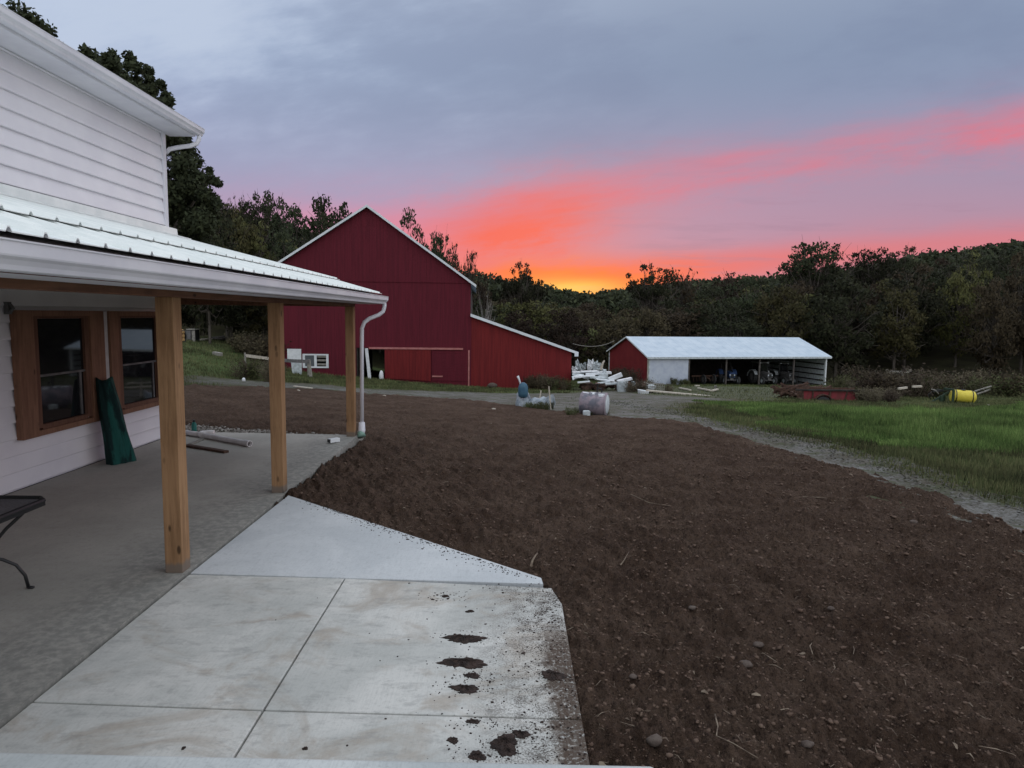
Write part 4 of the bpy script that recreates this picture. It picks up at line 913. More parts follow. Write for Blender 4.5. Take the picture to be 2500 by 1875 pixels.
# tractors parked in the shed
def wheel(mb_t, mb_r, c, r, w, ax):
    ax = Vector(ax).normalized(); c = Vector(c); ref = Vector((0, 0, 1)); b = ax.cross(ref).normalized(); n = 18
    def ring(rr, o): return [c + ax * o + (ref * math.cos(2 * math.pi * k / n) + b * math.sin(2 * math.pi * k / n)) * rr for k in range(n)]
    rings = [ring(r * .6, -w / 2), ring(r * .92, -w / 2), ring(r, -w * .35), ring(r, w * .35), ring(r * .92, w / 2), ring(r * .6, w / 2)]
    mb_t.addv([p for rg in rings for p in rg], [(i * n + k, i * n + (k + 1) % n, (i + 1) * n + (k + 1) % n, (i + 1) * n + k) for i in range(5) for k in range(n)])
    for k in range(n):
        a = 2 * math.pi * k / n; e = ref * math.cos(a) + b * math.sin(a); mb_t.bar(c + e * r - ax * w * .4, c + e * r * 1.02 + ax * w * .4, r * .09, r * .07)
    mb_r.tube([c - ax * w * .3, c - ax * w * .1, c + ax * w * .1, c + ax * w * .3], [r * .58, r * .40, r * .40, r * .58], 14)
def tractor(a, b, sc, cab, hood, label, rot=0.0):
    base = Vector(S(a, b, sgz(a, b) + .1)); t = thing('tractor', base, label, 'tractor', 'tractors parked in the shed')
    ang = TH + rot
    def T(x, y, z): x *= sc; y *= sc; z *= sc; return (base.x + x * math.cos(ang) - y * math.sin(ang), base.y + x * math.sin(ang) + y * math.cos(ang), base.z + z)
    def tb(mb, lo, hi):
        (x0, y0, z0), (x1, y1, z1) = lo, hi
        return mb.addv([T(x0, y0, z0), T(x1, y0, z0), T(x1, y1, z0), T(x0, y1, z0), T(x0, y0, z1), T(x1, y0, z1), T(x1, y1, z1), T(x0, y1, z1)], [(0, 3, 2, 1), (4, 5, 6, 7), (0, 1, 5, 4), (1, 2, 6, 5), (2, 3, 7, 6), (3, 0, 4, 7)])
    hd_ = MB(); pr_ = [(-.30, .75), (.30, .75), (.33, 1.15), (.22, 1.36), (-.22, 1.36), (-.33, 1.15)]
    hd_.addv([T(x, 0.0, z * (.97 if z > 1.2 else 1)) for x, z in pr_] + [T(x * 1.05, 1.5, z * 1.05) for x, z in pr_], [(0, 1, 2, 3, 4, 5), (11, 10, 9, 8, 7, 6)] + [(i, 6 + i, 6 + (i + 1) % 6, (i + 1) % 6) for i in range(6)])
    h_ = hd_.build('hood', hood, t, bevel=.02)
    g_ = MB(); tb(g_, (-.20, -.02, .80), (.20, -.003, 1.18)); g_.build('grille', 'black', h_)
    for sgn in (-1, 1):
        l_ = MB(); tb(l_, (sgn * .24 - .06, -.03, 1.0), (sgn * .24 + .06, -.004, 1.14)); l_.build('headlight', 'lamp', h_)
    ch = MB(); tb(ch, (-.18, .1, .45), (.18, 2.6, .78)); tb(ch, (-.55, .25, .42), (.55, .37, .52)); tb(ch, (-.75, 2.3, .62), (.75, 2.45, .78)); ch.build('chassis', 'tractorgrey', t)
    ax = Vector((math.cos(ang), math.sin(ang), 0))
    for sgn, yy, r, w in ((-1, .3, .42, .26), (1, .3, .42, .26), (-1, 2.3, .74, .42), (1, 2.3, .74, .42)):
        mt, mr = MB(), MB(); wheel(mt, mr, T(sgn * .80, yy, r + .0), r * sc, w * sc, ax); wo_ = mt.build('wheel', 'rubber', t); mr.build('rim', 'offwhite' if r < .5 else 'tractorgrey', wo_)
    for sgn in (-1, 1):
        f_ = MB()
        for k in range(5):
            a0 = math.radians(20 + 32 * k); a1 = a0 + math.radians(32); R_ = .84
            f_.bar(T(sgn * .78, 2.3 - R_ * math.cos(a0), .74 + R_ * math.sin(a0)), T(sgn * .78, 2.3 - R_ * math.cos(a1), .74 + R_ * math.sin(a1)), .48 * sc, .03 * sc)
        f_.build('fender', 'offwhite' if cab else hood, t)
    if cab:
        c_ = MB()
        for x in (-.62, .62):
            for yy in (1.45, 2.75): c_.bar(T(x, yy, 1.2), T(x * .92, yy, 2.35), .07 * sc)
        tb(c_, (-.66, 1.45, .95), (.66, 1.52, 1.35)); c_.build('cab_frame', 'black', t)
        g_ = MB(); tb(g_, (-.57, 1.46, 1.36), (.57, 1.47, 2.28)); g_.build('windscreen', 'glass', t)
        r_2 = MB(); tb(r_2, (-.72, 1.3, 2.36), (.72, 2.9, 2.52)); r_2.build('cab_roof', 'tractorgrey' if hood != 'tractorblue' else 'white', t, bevel=.04)
        for sgn in (-1, 1):
            l_ = MB(); tb(l_, (sgn * .5 - .08, 1.27, 2.38), (sgn * .5 + .08, 1.298, 2.48)); l_.build('work_light', 'lamp', t)
    else:
        c_ = MB(); c_.tube([T(-.55, 2.5, .9), T(-.55, 2.5, 2.2), T(-.45, 2.5, 2.32), T(.45, 2.5, 2.32), T(.55, 2.5, 2.2), T(.55, 2.5, .9)], .04 * sc, 6); c_.build('roll_bar', 'black', t)
        s_ = MB(); tb(s_, (-.28, 1.9, .95), (.28, 2.3, 1.08)); tb(s_, (-.28, 2.3, .95), (.28, 2.4, 1.45)); s_.build('seat', 'black', t, bevel=.03)
        w_2 = MB(); w_2.tube([T(0, 1.5, 1.25), T(0, 1.65, 1.5)], .02 * sc, 6); w_2.tube([T(.2 * math.cos(q), 1.65 + .06 * math.sin(q), 1.5 + .18 * math.sin(q)) for q in np.linspace(0, 6.28, 13)], .018 * sc, 5); w_2.build('steering_wheel', 'black', t)
    ex = MB(); ex.tube([T(.2, .9, 1.35), T(.2, .9, 1.95)], .035 * sc, 6); ex.build('exhaust', 'black', t)
    return t
tractor(9.1, .5, .86, False, 'tractorblue', 'small blue tractor without a cab parked in the open shed', -.25)
tractor(13.35, .6, .86, True, 'tractorgrey', 'cab tractor with white fenders parked in the middle bay of the shed', 0.0)
tractor(16.9, 2.2, .86, True, 'tractorgrey', 'dark cab tractor parked farthest right inside the shed', .1)
wg = thing('hay_rake', S(6.6, 1.6, sgz(6.6, 1.6) + .1), 'dark wheeled hay rake parked left of the blue tractor in the shed', 'farm machine')
for qa, qb in ((6.3, 1.0), (7.6, 1.4)):
    mt, mr = MB(), MB(); wheel(mt, mr, S(qa, qb, sgz(6, 1) + .55), .45, .16, (cs, sn, 0)); wo_ = mt.build('wheel', 'rubber', wg); mr.build('rim', 'tractorgrey', wo_)
fm = MB().bar(S(5.2, 1.4, -3.6), S(8.2, 1.6, -3.6), .12); fm.bar(S(6.7, 1.5, -3.6), S(6.7, .4, -3.9), .10); [fm.bar(S(5.3 + k * .35, 1.3, -3.6), S(5.3 + k * .35, 1.1, -4.1), .03) for k in range(8)]; fm.build('frame', 'rust', wg)

# ------------------------------------------------------------------ tanks between the soil and the track
p0 = PY(1430, 1010, 21.6); zb = float(H(p0[0], p0[1])) - .03
t = thing('oil_tank', (p0[0], p0[1], zb), 'weathered pinkish grey oil tank lying on blocks at the edge of the tilled soil', 'tank')
ca = Vector(PY(1418, 985, 22.0)); r = .36; ca = Vector(PY(1421, 985, 21.7)); cb = ca + Vector((.74, -.26, 0))
ca.z = zb + .41; cb.z = zb + .40; d = (cb - ca).normalized(); ln = (cb - ca).length
mb = MB(); mb.tube([ca - d * .03, ca, cb, cb + d * .03], [r * .9, r, r, r * .93], 28); body = mb.build('shell', 'tank', t, True)
for k in (0.02, .33, .66, .99): MB().tube([ca + d * (ln * k - .012), ca + d * (ln * k + .012)], r + .012, 28).build('seam_band', 'tank', body, True)
MB().tube([cb + d * .028, cb + d * .045], [r * .86, r * .80], 28).build('end_cap', 'offwhite', body, True)
vt = MB(); q = ca.lerp(cb, .62) + Vector((0, 0, r)); vt.tube([q, q + Vector((0, 0, .26))], .03, 8); vt.tube([q + Vector((0, 0, .26)), q + Vector((0, 0, .30))], .09, 8); vt.tube([q + Vector((0, 0, .14)), q + Vector((.12, 0, .12)), q + Vector((.15, 0, 0))], .022, 6); vt.build('filler_pipe', 'black', t)
# white paint left on the top of the tank, thin raised flakes following the shell
fk = MB(); rs = np.random.default_rng(17)
side = d.cross(Vector((0, 0, 1))).normalized()
for k, (a0, k0, wd, hh) in enumerate(((70, .06, .16, .16), (66, .22, .12, .10), (78, .36, .20, .22), (60, .45, .09, .30), (82, .60, .14, .14), (62, .70, .22, .10), (55, .72, .20, .07), (48, .74, .16, .06), (88, .80, .15, .2))):
    for i in range(4):
        vs = []
        for (kk, aa) in ((0, 0), (1, 0), (1, 1), (0, 1)):
            an = math.radians(a0 + (i + aa) * hh * 18); c = ca + d * (ln * (k0) + wd * kk * (1 - .25 * (i % 2)))
            vs.append(c + (side * math.cos(an) * 1 + Vector((0, 0, 1)) * math.sin(an)) * (r + .006))
        fk.addv(vs, [(0, 1, 2, 3)])
o = fk.build('paint_flakes', 'white', body)
for k in (.15, .85):
    MB().obox(tuple(ca.lerp(cb, k) - Vector((0, 0, .42))), (.5, .16, .12), math.atan2(d.y, d.x) + 1.57).build('support_block', 'weathered', t)
p = PY(1432, 1006, 20.9); single(MB().obox((p[0], p[1], zb + .16), (.20, .16, .22), .2), 'white_bucket', 'offwhite', (p[0], p[1], zb), 'small pale square bucket standing in front of the oil tank', 'bucket', bevel=.02)
p = PY(1445, 1010, 20.6)
# pump set: blue pressure vessel on a grey bundled horizontal tank
pb_ = Vector(PY(1300, 988, 25.0)); pb_.z = float(H(pb_.x, pb_.y))
t = thing('pump_set', pb_, 'old pump set with a blue vessel standing on a bundled grey galvanised tank', 'pump')
q = Vector(PY(1277, 960, 25)); MB().tube([q + Vector((0, 0, z)) for z in (-.17, -.12, 0, .22, .33, .40)], [.09, .17, .185, .18, .14, .05], 16).build('blue_vessel', 'bluedrum', t, True)
q = Vector(PY(1270, 935, 25)); MB().tube([Vector(PY(1272, 943, 25)), Vector(PY(1268, 928, 25)), Vector(PY(1264, 918, 25))], [.035, .03, .045], 8).build('vent_pipe', 'white', t, True)
mb = MB(); a = Vector(PY(1278, 985, 25.2)); mb.tube([a + Vector((0, 0, z)) for z in (-.36, -.28, 0, .28, .42)], [.22, .28, .30, .24, .10], 12)
for k in range(20):
    v = Vector((math.cos(k * 2.4), math.sin(k * 2.4), 0)) * (.28 - .004 * k); mb.lump(tuple(a + v + Vector((0, 0, -.32 + .035 * k))), (.07, .07, .14), k, 1, .35)
mb.build('wrapped_base', 'galv', t, False)
a = Vector(PY(1298, 987, 25.1)); b = Vector(PY(1345, 983, 24.6)); mb = MB(); n = 18; vs = []; L_ = 10
dd3 = (b - a).normalized(); s3 = dd3.cross(Vector((0, 0, 1))).normalized()
for i in range(L_ + 1):
    c = a.lerp(b, i / L_); rr = .20 + .05 * math.sin(i * 2.3) ** 2 + (.07 if i == L_ else 0)
    for k in range(n): an = 2 * math.pi * k / n; vs.append(c + (s3 * math.cos(an) + Vector((0, 0, 1)) * math.sin(an)) * rr * (1 + .06 * math.sin(5 * an + i)))
mb.addv(vs, [(i * n + k, i * n + (k + 1) % n, (i + 1) * n + (k + 1) % n, (i + 1) * n + k) for i in range(L_) for k in range(n)] + [tuple(L_ * n + k for k in range(n))]); mb.build('horizontal_tank', 'galv', t, False)
mb = MB()
for px in (1312, 1336): mb.bar(Vector(PY(px, 992, 24.9)), Vector(PY(px, 1000, 24.9)) - Vector((0, 0, .12)), .05)
mb.bar(Vector(PY(1262, 1000, 25)), Vector(PY(1345, 1000, 24.6)), .08); mb.build('skid', 'black', t)
for (xa, ya, xb, yb, yd, nm, lbx) in ((1340, 943, 1345, 1001, 24.2, 'marker_stake', 'tall thin pale stake standing at the right end of the pump set'), (1321, 953, 1314, 985, 24.8, 'short_stake', 'short thin leaning stake between the pump vessel and the tall stake')):
    a = Vector(PY(xa, ya, yd)); b = Vector(PY(xb, yb, yd)); b.z = min(b.z, float(H(b.x, b.y))); single(MB().bar(b, a, .045, .02), nm, 'plank', b, lbx, 'stake')

# ------------------------------------------------------------------ fence, board, cabinet, bank things at the left
fp = PY(754, 932, 41.0); gz_ = float(H(fp[0], fp[1]))
t = thing('rail_fence', (fp[0], fp[1], gz_), 'broken wooden rail fence with two leaning posts in front of the barn window', 'fence')
a = Vector(PY(753, 878, 41.0)); b = Vector((a.x + .1, a.y, gz_ - .2)); MB().tube([b, a], [.15, .12], 8).build('post', 'weathered', t)
c = Vector(PY(598, 868, 36)); c2 = Vector((c.x + .05, c.y, float(H(c.x, c.y)) - .2)); MB().tube([c2, c + Vector((0, 0, .15))], [.05, .04], 7).build('post', 'weathered', t)
MB().bar(c, Vector(PY(660, 876, 38)), .08, .16).build('rail', 'plank', t); MB().bar(Vector(PY(656, 878, 38.01)), Vector(PY(755, 883, 40.9)), .08, .20).build('rail', 'tractorgrey', t)
a = PY(718, 868, 43); t = thing('white_board', (a[0], a[1], float(H(a[0], a[1]))), 'white square board standing on a pale stand at the left of the barn window', 'board')
b0_, b1_ = PY(702, 877, 43), PY(735, 852, 43)
MB().box((b0_[0], 42.97, b0_[2]), (b1_[0], 43.03, b1_[2])).build('panel', 'white', t)
c0, c1 = PY(715, 925, 43.1), PY(736, 879, 43.1)
MB().addv([(c0[0] + .05, 43.06, c0[2] - .3), (c1[0], 43.06, c0[2] - .3), (c1[0], 43.06, c1[2]), (c0[0] - .1, 43.06, c1[2]), (c0[0] + .05, 43.16, c0[2] - .3), (c1[0], 43.16, c0[2] - .3), (c1[0], 43.16, c1[2]), (c0[0] - .1, 43.16, c1[2])], [(0, 3, 2, 1), (4, 5, 6, 7), (0, 1, 5, 4), (1, 2, 6, 5), (2, 3, 7, 6), (3, 0, 4, 7)]).build('stand', 'offwhite', t)
# tan machine and grey cabinet on the bank
yb_ = 46.0; a = Vector(PY(452, 856, yb_)); gzb = float(H(a.x, a.y))
t = thing('tan_truck', (a.x - 1.2, yb_ + 1, gzb), 'tan old truck nose with slatted grille standing on the grass bank', 'truck')
q0, q1 = PY(440, 838, yb_), PY(457, 806, yb_)
xt = -22.55
MB().box((xt - 1.8, yb_, q0[2] - .15), (xt, yb_ + 2.0, q1[2])).build('body', 'tan', t, bevel=.10)
for k in range(3): z = q0[2] + .08 + k * .27; MB().box((xt + .003, yb_ + .25, z), (xt + .06, yb_ + 1.85, z + .15)).build('grille_slat', 'tan', t, bevel=.02)
MB().box((xt - .2, yb_ - .3, q0[2] - .34), (xt + .35, yb_ + 2.5, q0[2] - .17)).build('bumper', 'tan', t, bevel=.05)
for yw in (.35, 1.75):
    mt, mr = MB(), MB(); wheel(mt, mr, (xt - .10, yb_ + yw, gzb + .38), .45, .28, (1, 0, 0)); wo_ = mt.build('wheel', 'rubber', t); mr.build('rim', 'black', wo_)
a = Vector(PY(470, 830, 52)); za_ = float(H(a.x, a.y)); b = PY(460, 808, 52)
t = thing('grey_cabinet', (a.x, 52, za_), 'grey weathered cabinet with an open dark gap on top of the grass bank', 'cabinet')
for pa, pb2, m_ in ((459, 471, 'tractorgrey'), (474.5, 481, 'weathered')):
    u0, u1 = PY(pa, 835, 52), PY(pb2, 807, 52); MB().box((u0[0], 51.6, za_ - .3), (u1[0], 51.68, u1[2])).build('door_panel', m_, t)
u0, u1 = PY(459, 835, 52), PY(481, 806, 52); MB().box((u0[0], 51.7, za_ - .3), (u1[0], 52.4, u1[2] + .02)).build('carcass', 'black', t); MB().box((u0[0] + .1, 51.55, u1[2] + .021), (u1[0] + .05, 52.4, u1[2] + .10)).build('top', 'weathered', t)
def gp(px, py, lift=0): p = G(px, py); return Vector((p[0], p[1], p[2] + lift))
def rod(pa, pb2, w, h, name, m_, label, cat, group=None): return plank(gp(*pa), gp(*pb2), w, h, name, m_, label, cat, group)
rod((485, 832), (515, 829), .25, .12, 'pale_plank', 'plank', 'pale plank lying on top of the grass bank beside the cabinet', 'board')
q = gp(528, 830); t = single(MB().lump((q.x, q.y, q.z + .1), (.75, .4, .22), 5, 2, .3).lump((q.x + .6, q.y, q.z + .22), (.4, .3, .2), 7, 2, .3), 'brush_heap', 'dark', q, 'dark heap of brush and sticks on top of the grass bank', 'brush heap')
q = gp(531, 868); single(MB().obox((q.x, q.y, q.z + .10), (.55, .3, .22), -.3, .12), 'concrete_block', 'weathered', q, 'pale block lying alone in the middle of the grass bank', 'block', bevel=.02)
q = gp(595, 930); single(MB().lump((q.x, q.y, q.z + .05), (.08, .08, .10), 3, 2, .08), 'white_jug', 'white', q, 'small white jug lying at the foot of the thin fence post', 'jug', smooth=True)
q = gp(700, 945); rod((718, 944), (762, 949), .12, .04, 'edge_plank', 'plank', 'thin pale plank at the soil edge in front of the barn window', 'board')
for i, (a, b, lbx) in enumerate(((728, 955, 'white scrap lying on the soil left of the porch corner post'), (857, 976, 'white scrap on the soil just right of the porch downspout'), (938, 968, 'tiny pale scrap on the far soil in front of the barn door'), (1205, 1000, 'pale scrap on the soil left of the oil tank'))):
    q = gp(a, b); single(MB().lump((q.x, q.y, q.z + .03), (.09, .05, .035), 30 + i, 1, .3), 'scrap', 'plank', q, lbx, 'scrap', 'pale scraps on the soil')

# ------------------------------------------------------------------ salvage heap between barn and shed
def zz(px, py, Y): return Vector(PY(px, py, Y))
def jbox(px0, py0, px1, py1, Y, dep, name, m_, label, cat, rz=0., ry=0.0, group=None, bev=.02):
    a = zz(px0, py1, Y); b = zz(px1, py0, Y); c = (a + b) / 2; c.y = Y + dep / 2
    base = Vector((c.x, c.y, float(H(c.x, c.y))))
    return single(MB().obox(tuple(c), (abs(b.x - a.x), dep, abs(b.z - a.z)), rz, ry), name, m_, base, label, cat, group, bevel=bev)
mound = gp(1440, 955); mb = MB()
for k in range(26):
    u = rs.uniform(-1, 1); c = (7.6 + u * 2.2, 46.5 + rs.uniform(-1.2, 1.5), float(H(7.6, 46.5)) + .12 + rs.uniform(0, .35) * (1 - abs(u)))
    mb.lump(c, (rs.uniform(.3, .6), rs.uniform(.3, .6), rs.uniform(.2, .4)), k, 1, .35)
single(mb, 'rubble_mound', 'rust', (7.6, 46.5, float(H(7.6, 46.5))), 'brown mound of rubble under the white salvage boards', 'rubble')
def sheetbag(cx, cy, w, h, Y, seed, name, m_, label, cat, group=None, sharp=.35):
    c = zz(cx, cy, Y); W_ = w / FPX * Y / 2; H_ = h / FPX * Y / 2; r2 = np.random.default_rng(seed); n = 7; vs = []
    for j in range(n):
        for i in range(n):
            a = i / (n - 1) * 2 - 1; b_ = j / (n - 1) * 2 - 1
            vs.append((c.x + W_ * a * (1 - .25 * abs(b_)) + r2.uniform(-.18, .18) * W_, c.y + r2.uniform(-.35, .35) * max(W_, .3) + .3 * a * W_, c.z + H_ * b_ + r2.uniform(-.14, .14) * H_ + .22 * H_ * math.sin(a * 4 + seed)))
    o = single(MB().addv(vs, [(j * n + i, j * n + i + 1, (j + 1) * n + i + 1, (j + 1) * n + i) for j in range(n - 1) for i in range(n - 1)]), name, m_, (c.x, c.y, float(H(c.x, c.y))), label, cat, group)
    md = o.modifiers.new('s', 'SOLIDIFY'); md.thickness = .05; return o
g_ = 'crumpled white wrappings beside the lean-to'
sheetbag(1409, 892, 11, 26, 50, 1, 'crumpled_sheet', 'offwhite', 'tall narrow white crumpled wrapping nearest the lean-to corner', 'wrapping', g_)
sheetbag(1419, 898, 13, 19, 50, 2, 'crumpled_sheet', 'offwhite', 'low grey white wrapping second from the lean-to corner', 'wrapping', g_)
sheetbag(1428, 893, 6, 16, 50, 3, 'crumpled_sheet', 'offwhite', 'thin white wrapping standing third from the lean-to corner', 'wrapping', g_)
sheetbag(1441, 893, 16, 24, 50, 4, 'crumpled_sheet', 'white', 'large bright white wrapping in the middle of the back row', 'wrapping', g_)
sheetbag(1454, 894, 17, 22, 50.2, 5, 'crumpled_sheet', 'offwhite', 'white wrapping at the right end of the back row', 'wrapping', g_)
sheetbag(1466, 897, 15, 18, 49.5, 16, 'crumpled_sheet', 'offwhite', 'dull white wrapping lying against the curved pole', g_)
sheetbag(1403, 903, 14, 14, 48.5, 18, 'crumpled_sheet', 'white', 'small bright wrapping low beside the lean-to corner', g_)
jbox(1446, 876, 1450, 896, 50.6, .15, 'weathered_post', 'weathered', 'grey post sticking up behind the white wrappings', 'post')
a = [zz(1467, 903, 49), zz(1469, 895, 49), zz(1472, 886, 49), zz(1476, 880, 49)]; single(MB().tube(a, [.09, .09, .08, .05], 6), 'curved_pole', 'plank', a[0], 'curved pale pole leaning up behind the salvage heap', 'pole')
g_ = 'white boards stacked on the salvage heap'
def wboard(x0, y0, x1, y1, Y, w, h, lbx, m_='white'):
    a = zz(x0, y0, Y); b = zz(x1, y1, Y); return single(MB().bar(a, b, w, h), 'salvage_board', m_, (a.x, a.y, float(H(a.x, a.y))), lbx, 'board', g_, bevel=.01)
wboard(1397, 909, 1462, 908, 47.0, .7, .10, 'longest white board, lying at the left of the salvage stack')
wboard(1418, 907, 1459, 906, 46.6, .5, .08, 'white board on top of the longest one in the stack')
wboard(1430, 914, 1464, 912, 46.2, .4, .14, 'thick white board in front of the stack, middle')
wboard(1464, 910, 1492, 910, 47.2, .5, .16, 'white board at the right end of the stack')
wboard(1397, 914, 1425, 915, 46.4, .3, .10, 'short white board at the lower left of the stack', 'offwhite')
wboard(1486, 927, 1518, 914, 45.2, .3, .28, 'white channel sloping up to the right across the heap')
wboard(1455, 925, 1500, 930, 45.0, .8, .06, 'large flat white sheet draped across the heap front')
wboard(1460, 935, 1488, 931, 44.6, .7, .08, 'greyish flat sheet under the draped white one', 'offwhite')
wboard(1402, 921, 1452, 917, 45.6, .5, .10, 'white board angled across the left front of the stack')
wboard(1440, 921, 1478, 922, 45.3, .35, .12, 'white board below the draped sheet, middle of the heap', 'offwhite')
wboard(1478, 938, 1512, 935, 44.0, .4, .10, 'greyish board on the ground left of the white bin', 'offwhite')
wboard(1410, 934, 1440, 931, 44.8, .3, .08, 'white board on the ground at the left foot of the heap')
a = zz(1398, 924, 45.5); mb = MB(); n_x, n_y = 16, 5; vs = []
for j in range(n_y):
    for i in range(n_x): vs.append((a.x + i * .125, a.y + j * .25, a.z + .22 * math.exp(-((i - 4) / 3) ** 2) + .18 * math.exp(-((i - 10) / 2.2) ** 2) - .12 * (j == 0) + rs.uniform(-.05, .05)))
o = mb.addv(vs, [(j * n_x + i, j * n_x + i + 1, (j + 1) * n_x + i + 1, (j + 1) * n_x + i) for j in range(n_y - 1) for i in range(n_x - 1)]); o = single(o, 'white_tarp', 'white', a, 'crumpled white tarp hanging over the left front of the heap', 'tarp'); md = o.modifiers.new('s', 'SOLIDIFY'); md.thickness = .03
jbox(1462, 912, 1484, 929, 45.8, .6, 'grey_box', 'offwhite', 'pale grey box with ribbed front in the middle of the heap', 'box', .1)
jbox(1473, 902, 1480, 911, 46.0, .25, 'small_funnel', 'offwhite', 'small pale canister standing on the grey box', 'canister', .3)
t_ = zz(1524, 940, 43.0); t = thing('white_bin', (t_.x, t_.y, float(H(t_.x, t_.y))), 'tall white ribbed bin with a crooked lid at the right of the heap', 'bin')
a, b = zz(1508, 954, 43), zz(1533, 931, 43); MB().prism([(a.x + .06, 0), (b.x - .06, 0), (b.x, 1), (a.x, 1)], 1, 43, 43.6).xf(Matrix(((1, 0, 0, 0), (0, 1, 0, 0), (0, 0, b.z - a.z + .1, a.z - .1), (0, 0, 0, 1)))).build('body', 'offwhite', t)
for k in range(5): x = a.x + .12 + k * .12; MB().box((x, 42.96, a.z), (x + .03, 42.998, b.z - .05)).build('rib', 'offwhite', t)
MB().bar(zz(1507, 931, 43.3), zz(1542, 924, 43.3), .5, .14).build('lid', 'white', t)
sheetbag(1546, 936, 9, 8, 43.4, 12, 'crumpled_sheet', 'offwhite', 'small crumpled white scrap beside the bin lid', 'wrapping')
# bath tub
a = zz(1557, 951, 41); b = zz(1584, 957, 41); t = thing('bath_tub', (a.x, 41, float(H(a.x, 41))), 'white bath tub lying on the gravel edge in front of the shed panel', 'bath tub')
mb = MB(); n = 20; c = (a + b) / 2; L2 = (b - a).length / 2; vs = []
prof = [(1.0, 0.0), (1.04, .02), (1.0, .03), (.93, .0), (.86, -.25), (.6, -.34)]
outer = [(1.04, .02), (1.0, -.02), (.9, -.28), (.62, -.42)]
for f_, z in prof + [(0.62, -.38)]:
    for k in range(n): an = 2 * math.pi * k / n; vs.append((c.x + L2 * f_ * math.cos(an), c.y + .34 * f_ * math.sin(an), c.z + z - .05 * math.cos(an)))
base_n = len(prof)
fs = [(i * n + k, i * n + (k + 1) % n, (i + 1) * n + (k + 1) % n, (i + 1) * n + k) for i in range(base_n - 1) for k in range(n)] + [tuple((base_n - 1) * n + k for k in range(n))]
mb.addv(vs[:base_n * n], fs)
vs2 = [(c.x + L2 * f_ * math.cos(2 * math.pi * k / n), c.y + .34 * f_ * math.sin(2 * math.pi * k / n), c.z + z - .05 * math.cos(2 * math.pi * k / n)) for f_, z in outer for k in range(n)]
mb.addv(vs2, [(i * n + k, (i + 1) * n + k, (i + 1) * n + (k + 1) % n, i * n + (k + 1) % n) for i in range(3) for k in range(n)] + [tuple(3 * n + k for k in range(n))]); mb.build('shell', 'white', t, True)
# wire crate
a, b = zz(1582, 951, 42), zz(1622, 938, 42); t = thing('wire_crate', (a.x, 42, float(H(a.x, 42))), 'pale wire crate standing behind the bath tub and long plank', 'crate')
mb = MB()
for k in range(9): x = a.x + (b.x - a.x) * k / 8; mb.bar((x, 42, a.z - .12), (x, 42, b.z), .022); mb.bar((x, 42.5, a.z - .12), (x, 42.5, b.z), .022)
for z in np.linspace(a.z - .12, b.z, 4): mb.bar((a.x, 42, z), (b.x, 42, z), .025); mb.bar((a.x, 42.5, z), (b.x, 42.5, z), .025)
for x in (a.x, b.x): mb.bar((x, 42, b.z), (x, 42.5, b.z), .03)
mb.build('wire_panel', 'weathered', t); MB().lump(((a.x + .25), 42.25, a.z + .1), (.25, .2, .22), 4, 2, .3).build('crumpled_filling', 'offwhite', t)
t = thing('plank_bench', zz(1640, 965, 41), 'long pale plank lying on short trestle legs in front of the shed', 'bench')
MB().bar(zz(1578, 953, 41.2), zz(1752, 969, 39.6), .34, .07).build('plank', 'plank', t)
for x, y in ((1590, 955), (1608, 956), (1640, 959)): MB().bar(zz(x, y, 41.1), zz(x + (-3 if x != 1640 else -4), y + 12, 41.0), .06).build('leg', 'weathered', t)
wr = 'short pale boards on the grass before the shed'
for (x0, y0, x1, y1, lbx) in ((1659, 949, 1685, 954, 'short pale board on the grass right of the wire crate'), (1704, 949, 1733, 955, 'short pale board on the grass under the blue tractor'), (1737, 956, 1752, 952, 'crossed short board near the blue tractor front wheel'), (1563, 935, 1579, 936, 'white board end behind the bath tub against the shed panel'), (1697, 943, 1708, 943, 'little pale board nearest the open shed front')):
    p0_, p1_ = gp(x0, y0), gp(x1, y1)
    if p0_.y > 60: p0_ = zz(x0, y0, 56); p1_ = zz(x1, y1, 56)
    plank(p0_, p1_, .16, .10, 'short_board', 'plank', lbx, 'board', wr)
sheetbag(1747, 946, 9, 9, 50, 44, 'crumpled_sheet', 'weathered', 'small pale crumpled scrap in front of the shed opening', 'wrapping')

# ------------------------------------------------------------------ red manure spreader and brush, sprayer, pole at the right
def at(px, py, Y): return Vector(PY(px, py, Y))
Ys = 35.0; a = at(1960, 986, Ys); gs = float(H(a.x + 1, Ys))
t = thing('manure_spreader', (a.x + 1.5, Ys, gs), 'faded red manure spreader standing behind the tall grass', 'farm machine')
p0 = at(1960, 953, Ys); p1 = at(2108, 954, Ys - .6); q0 = at(1960, 983, Ys); q1 = at(2095, 986, Ys - .6); dirv = (p1 - p0).normalized(); per = Vector((-dirv.y, dirv.x, 0))
def quadbox(mb, pts, th): vs = [Vector(p) for p in pts] + [Vector(p) + per * th for p in pts]; return mb.addv(vs, [(0, 1, 2, 3), (7, 6, 5, 4), (0, 4, 5, 1), (1, 5, 6, 2), (2, 6, 7, 3), (3, 7, 4, 0)])
mb = MB(); quadbox(mb, [q0, q1, p1, p0], .05); mb.build('side_board', 'spreader', t)
mb = MB(); quadbox(mb, [q0 + per * 1.5, q1 + per * 1.5, p1 + per * 1.5, p0 + per * 1.5], .05); mb.build('side_board', 'rust', t)
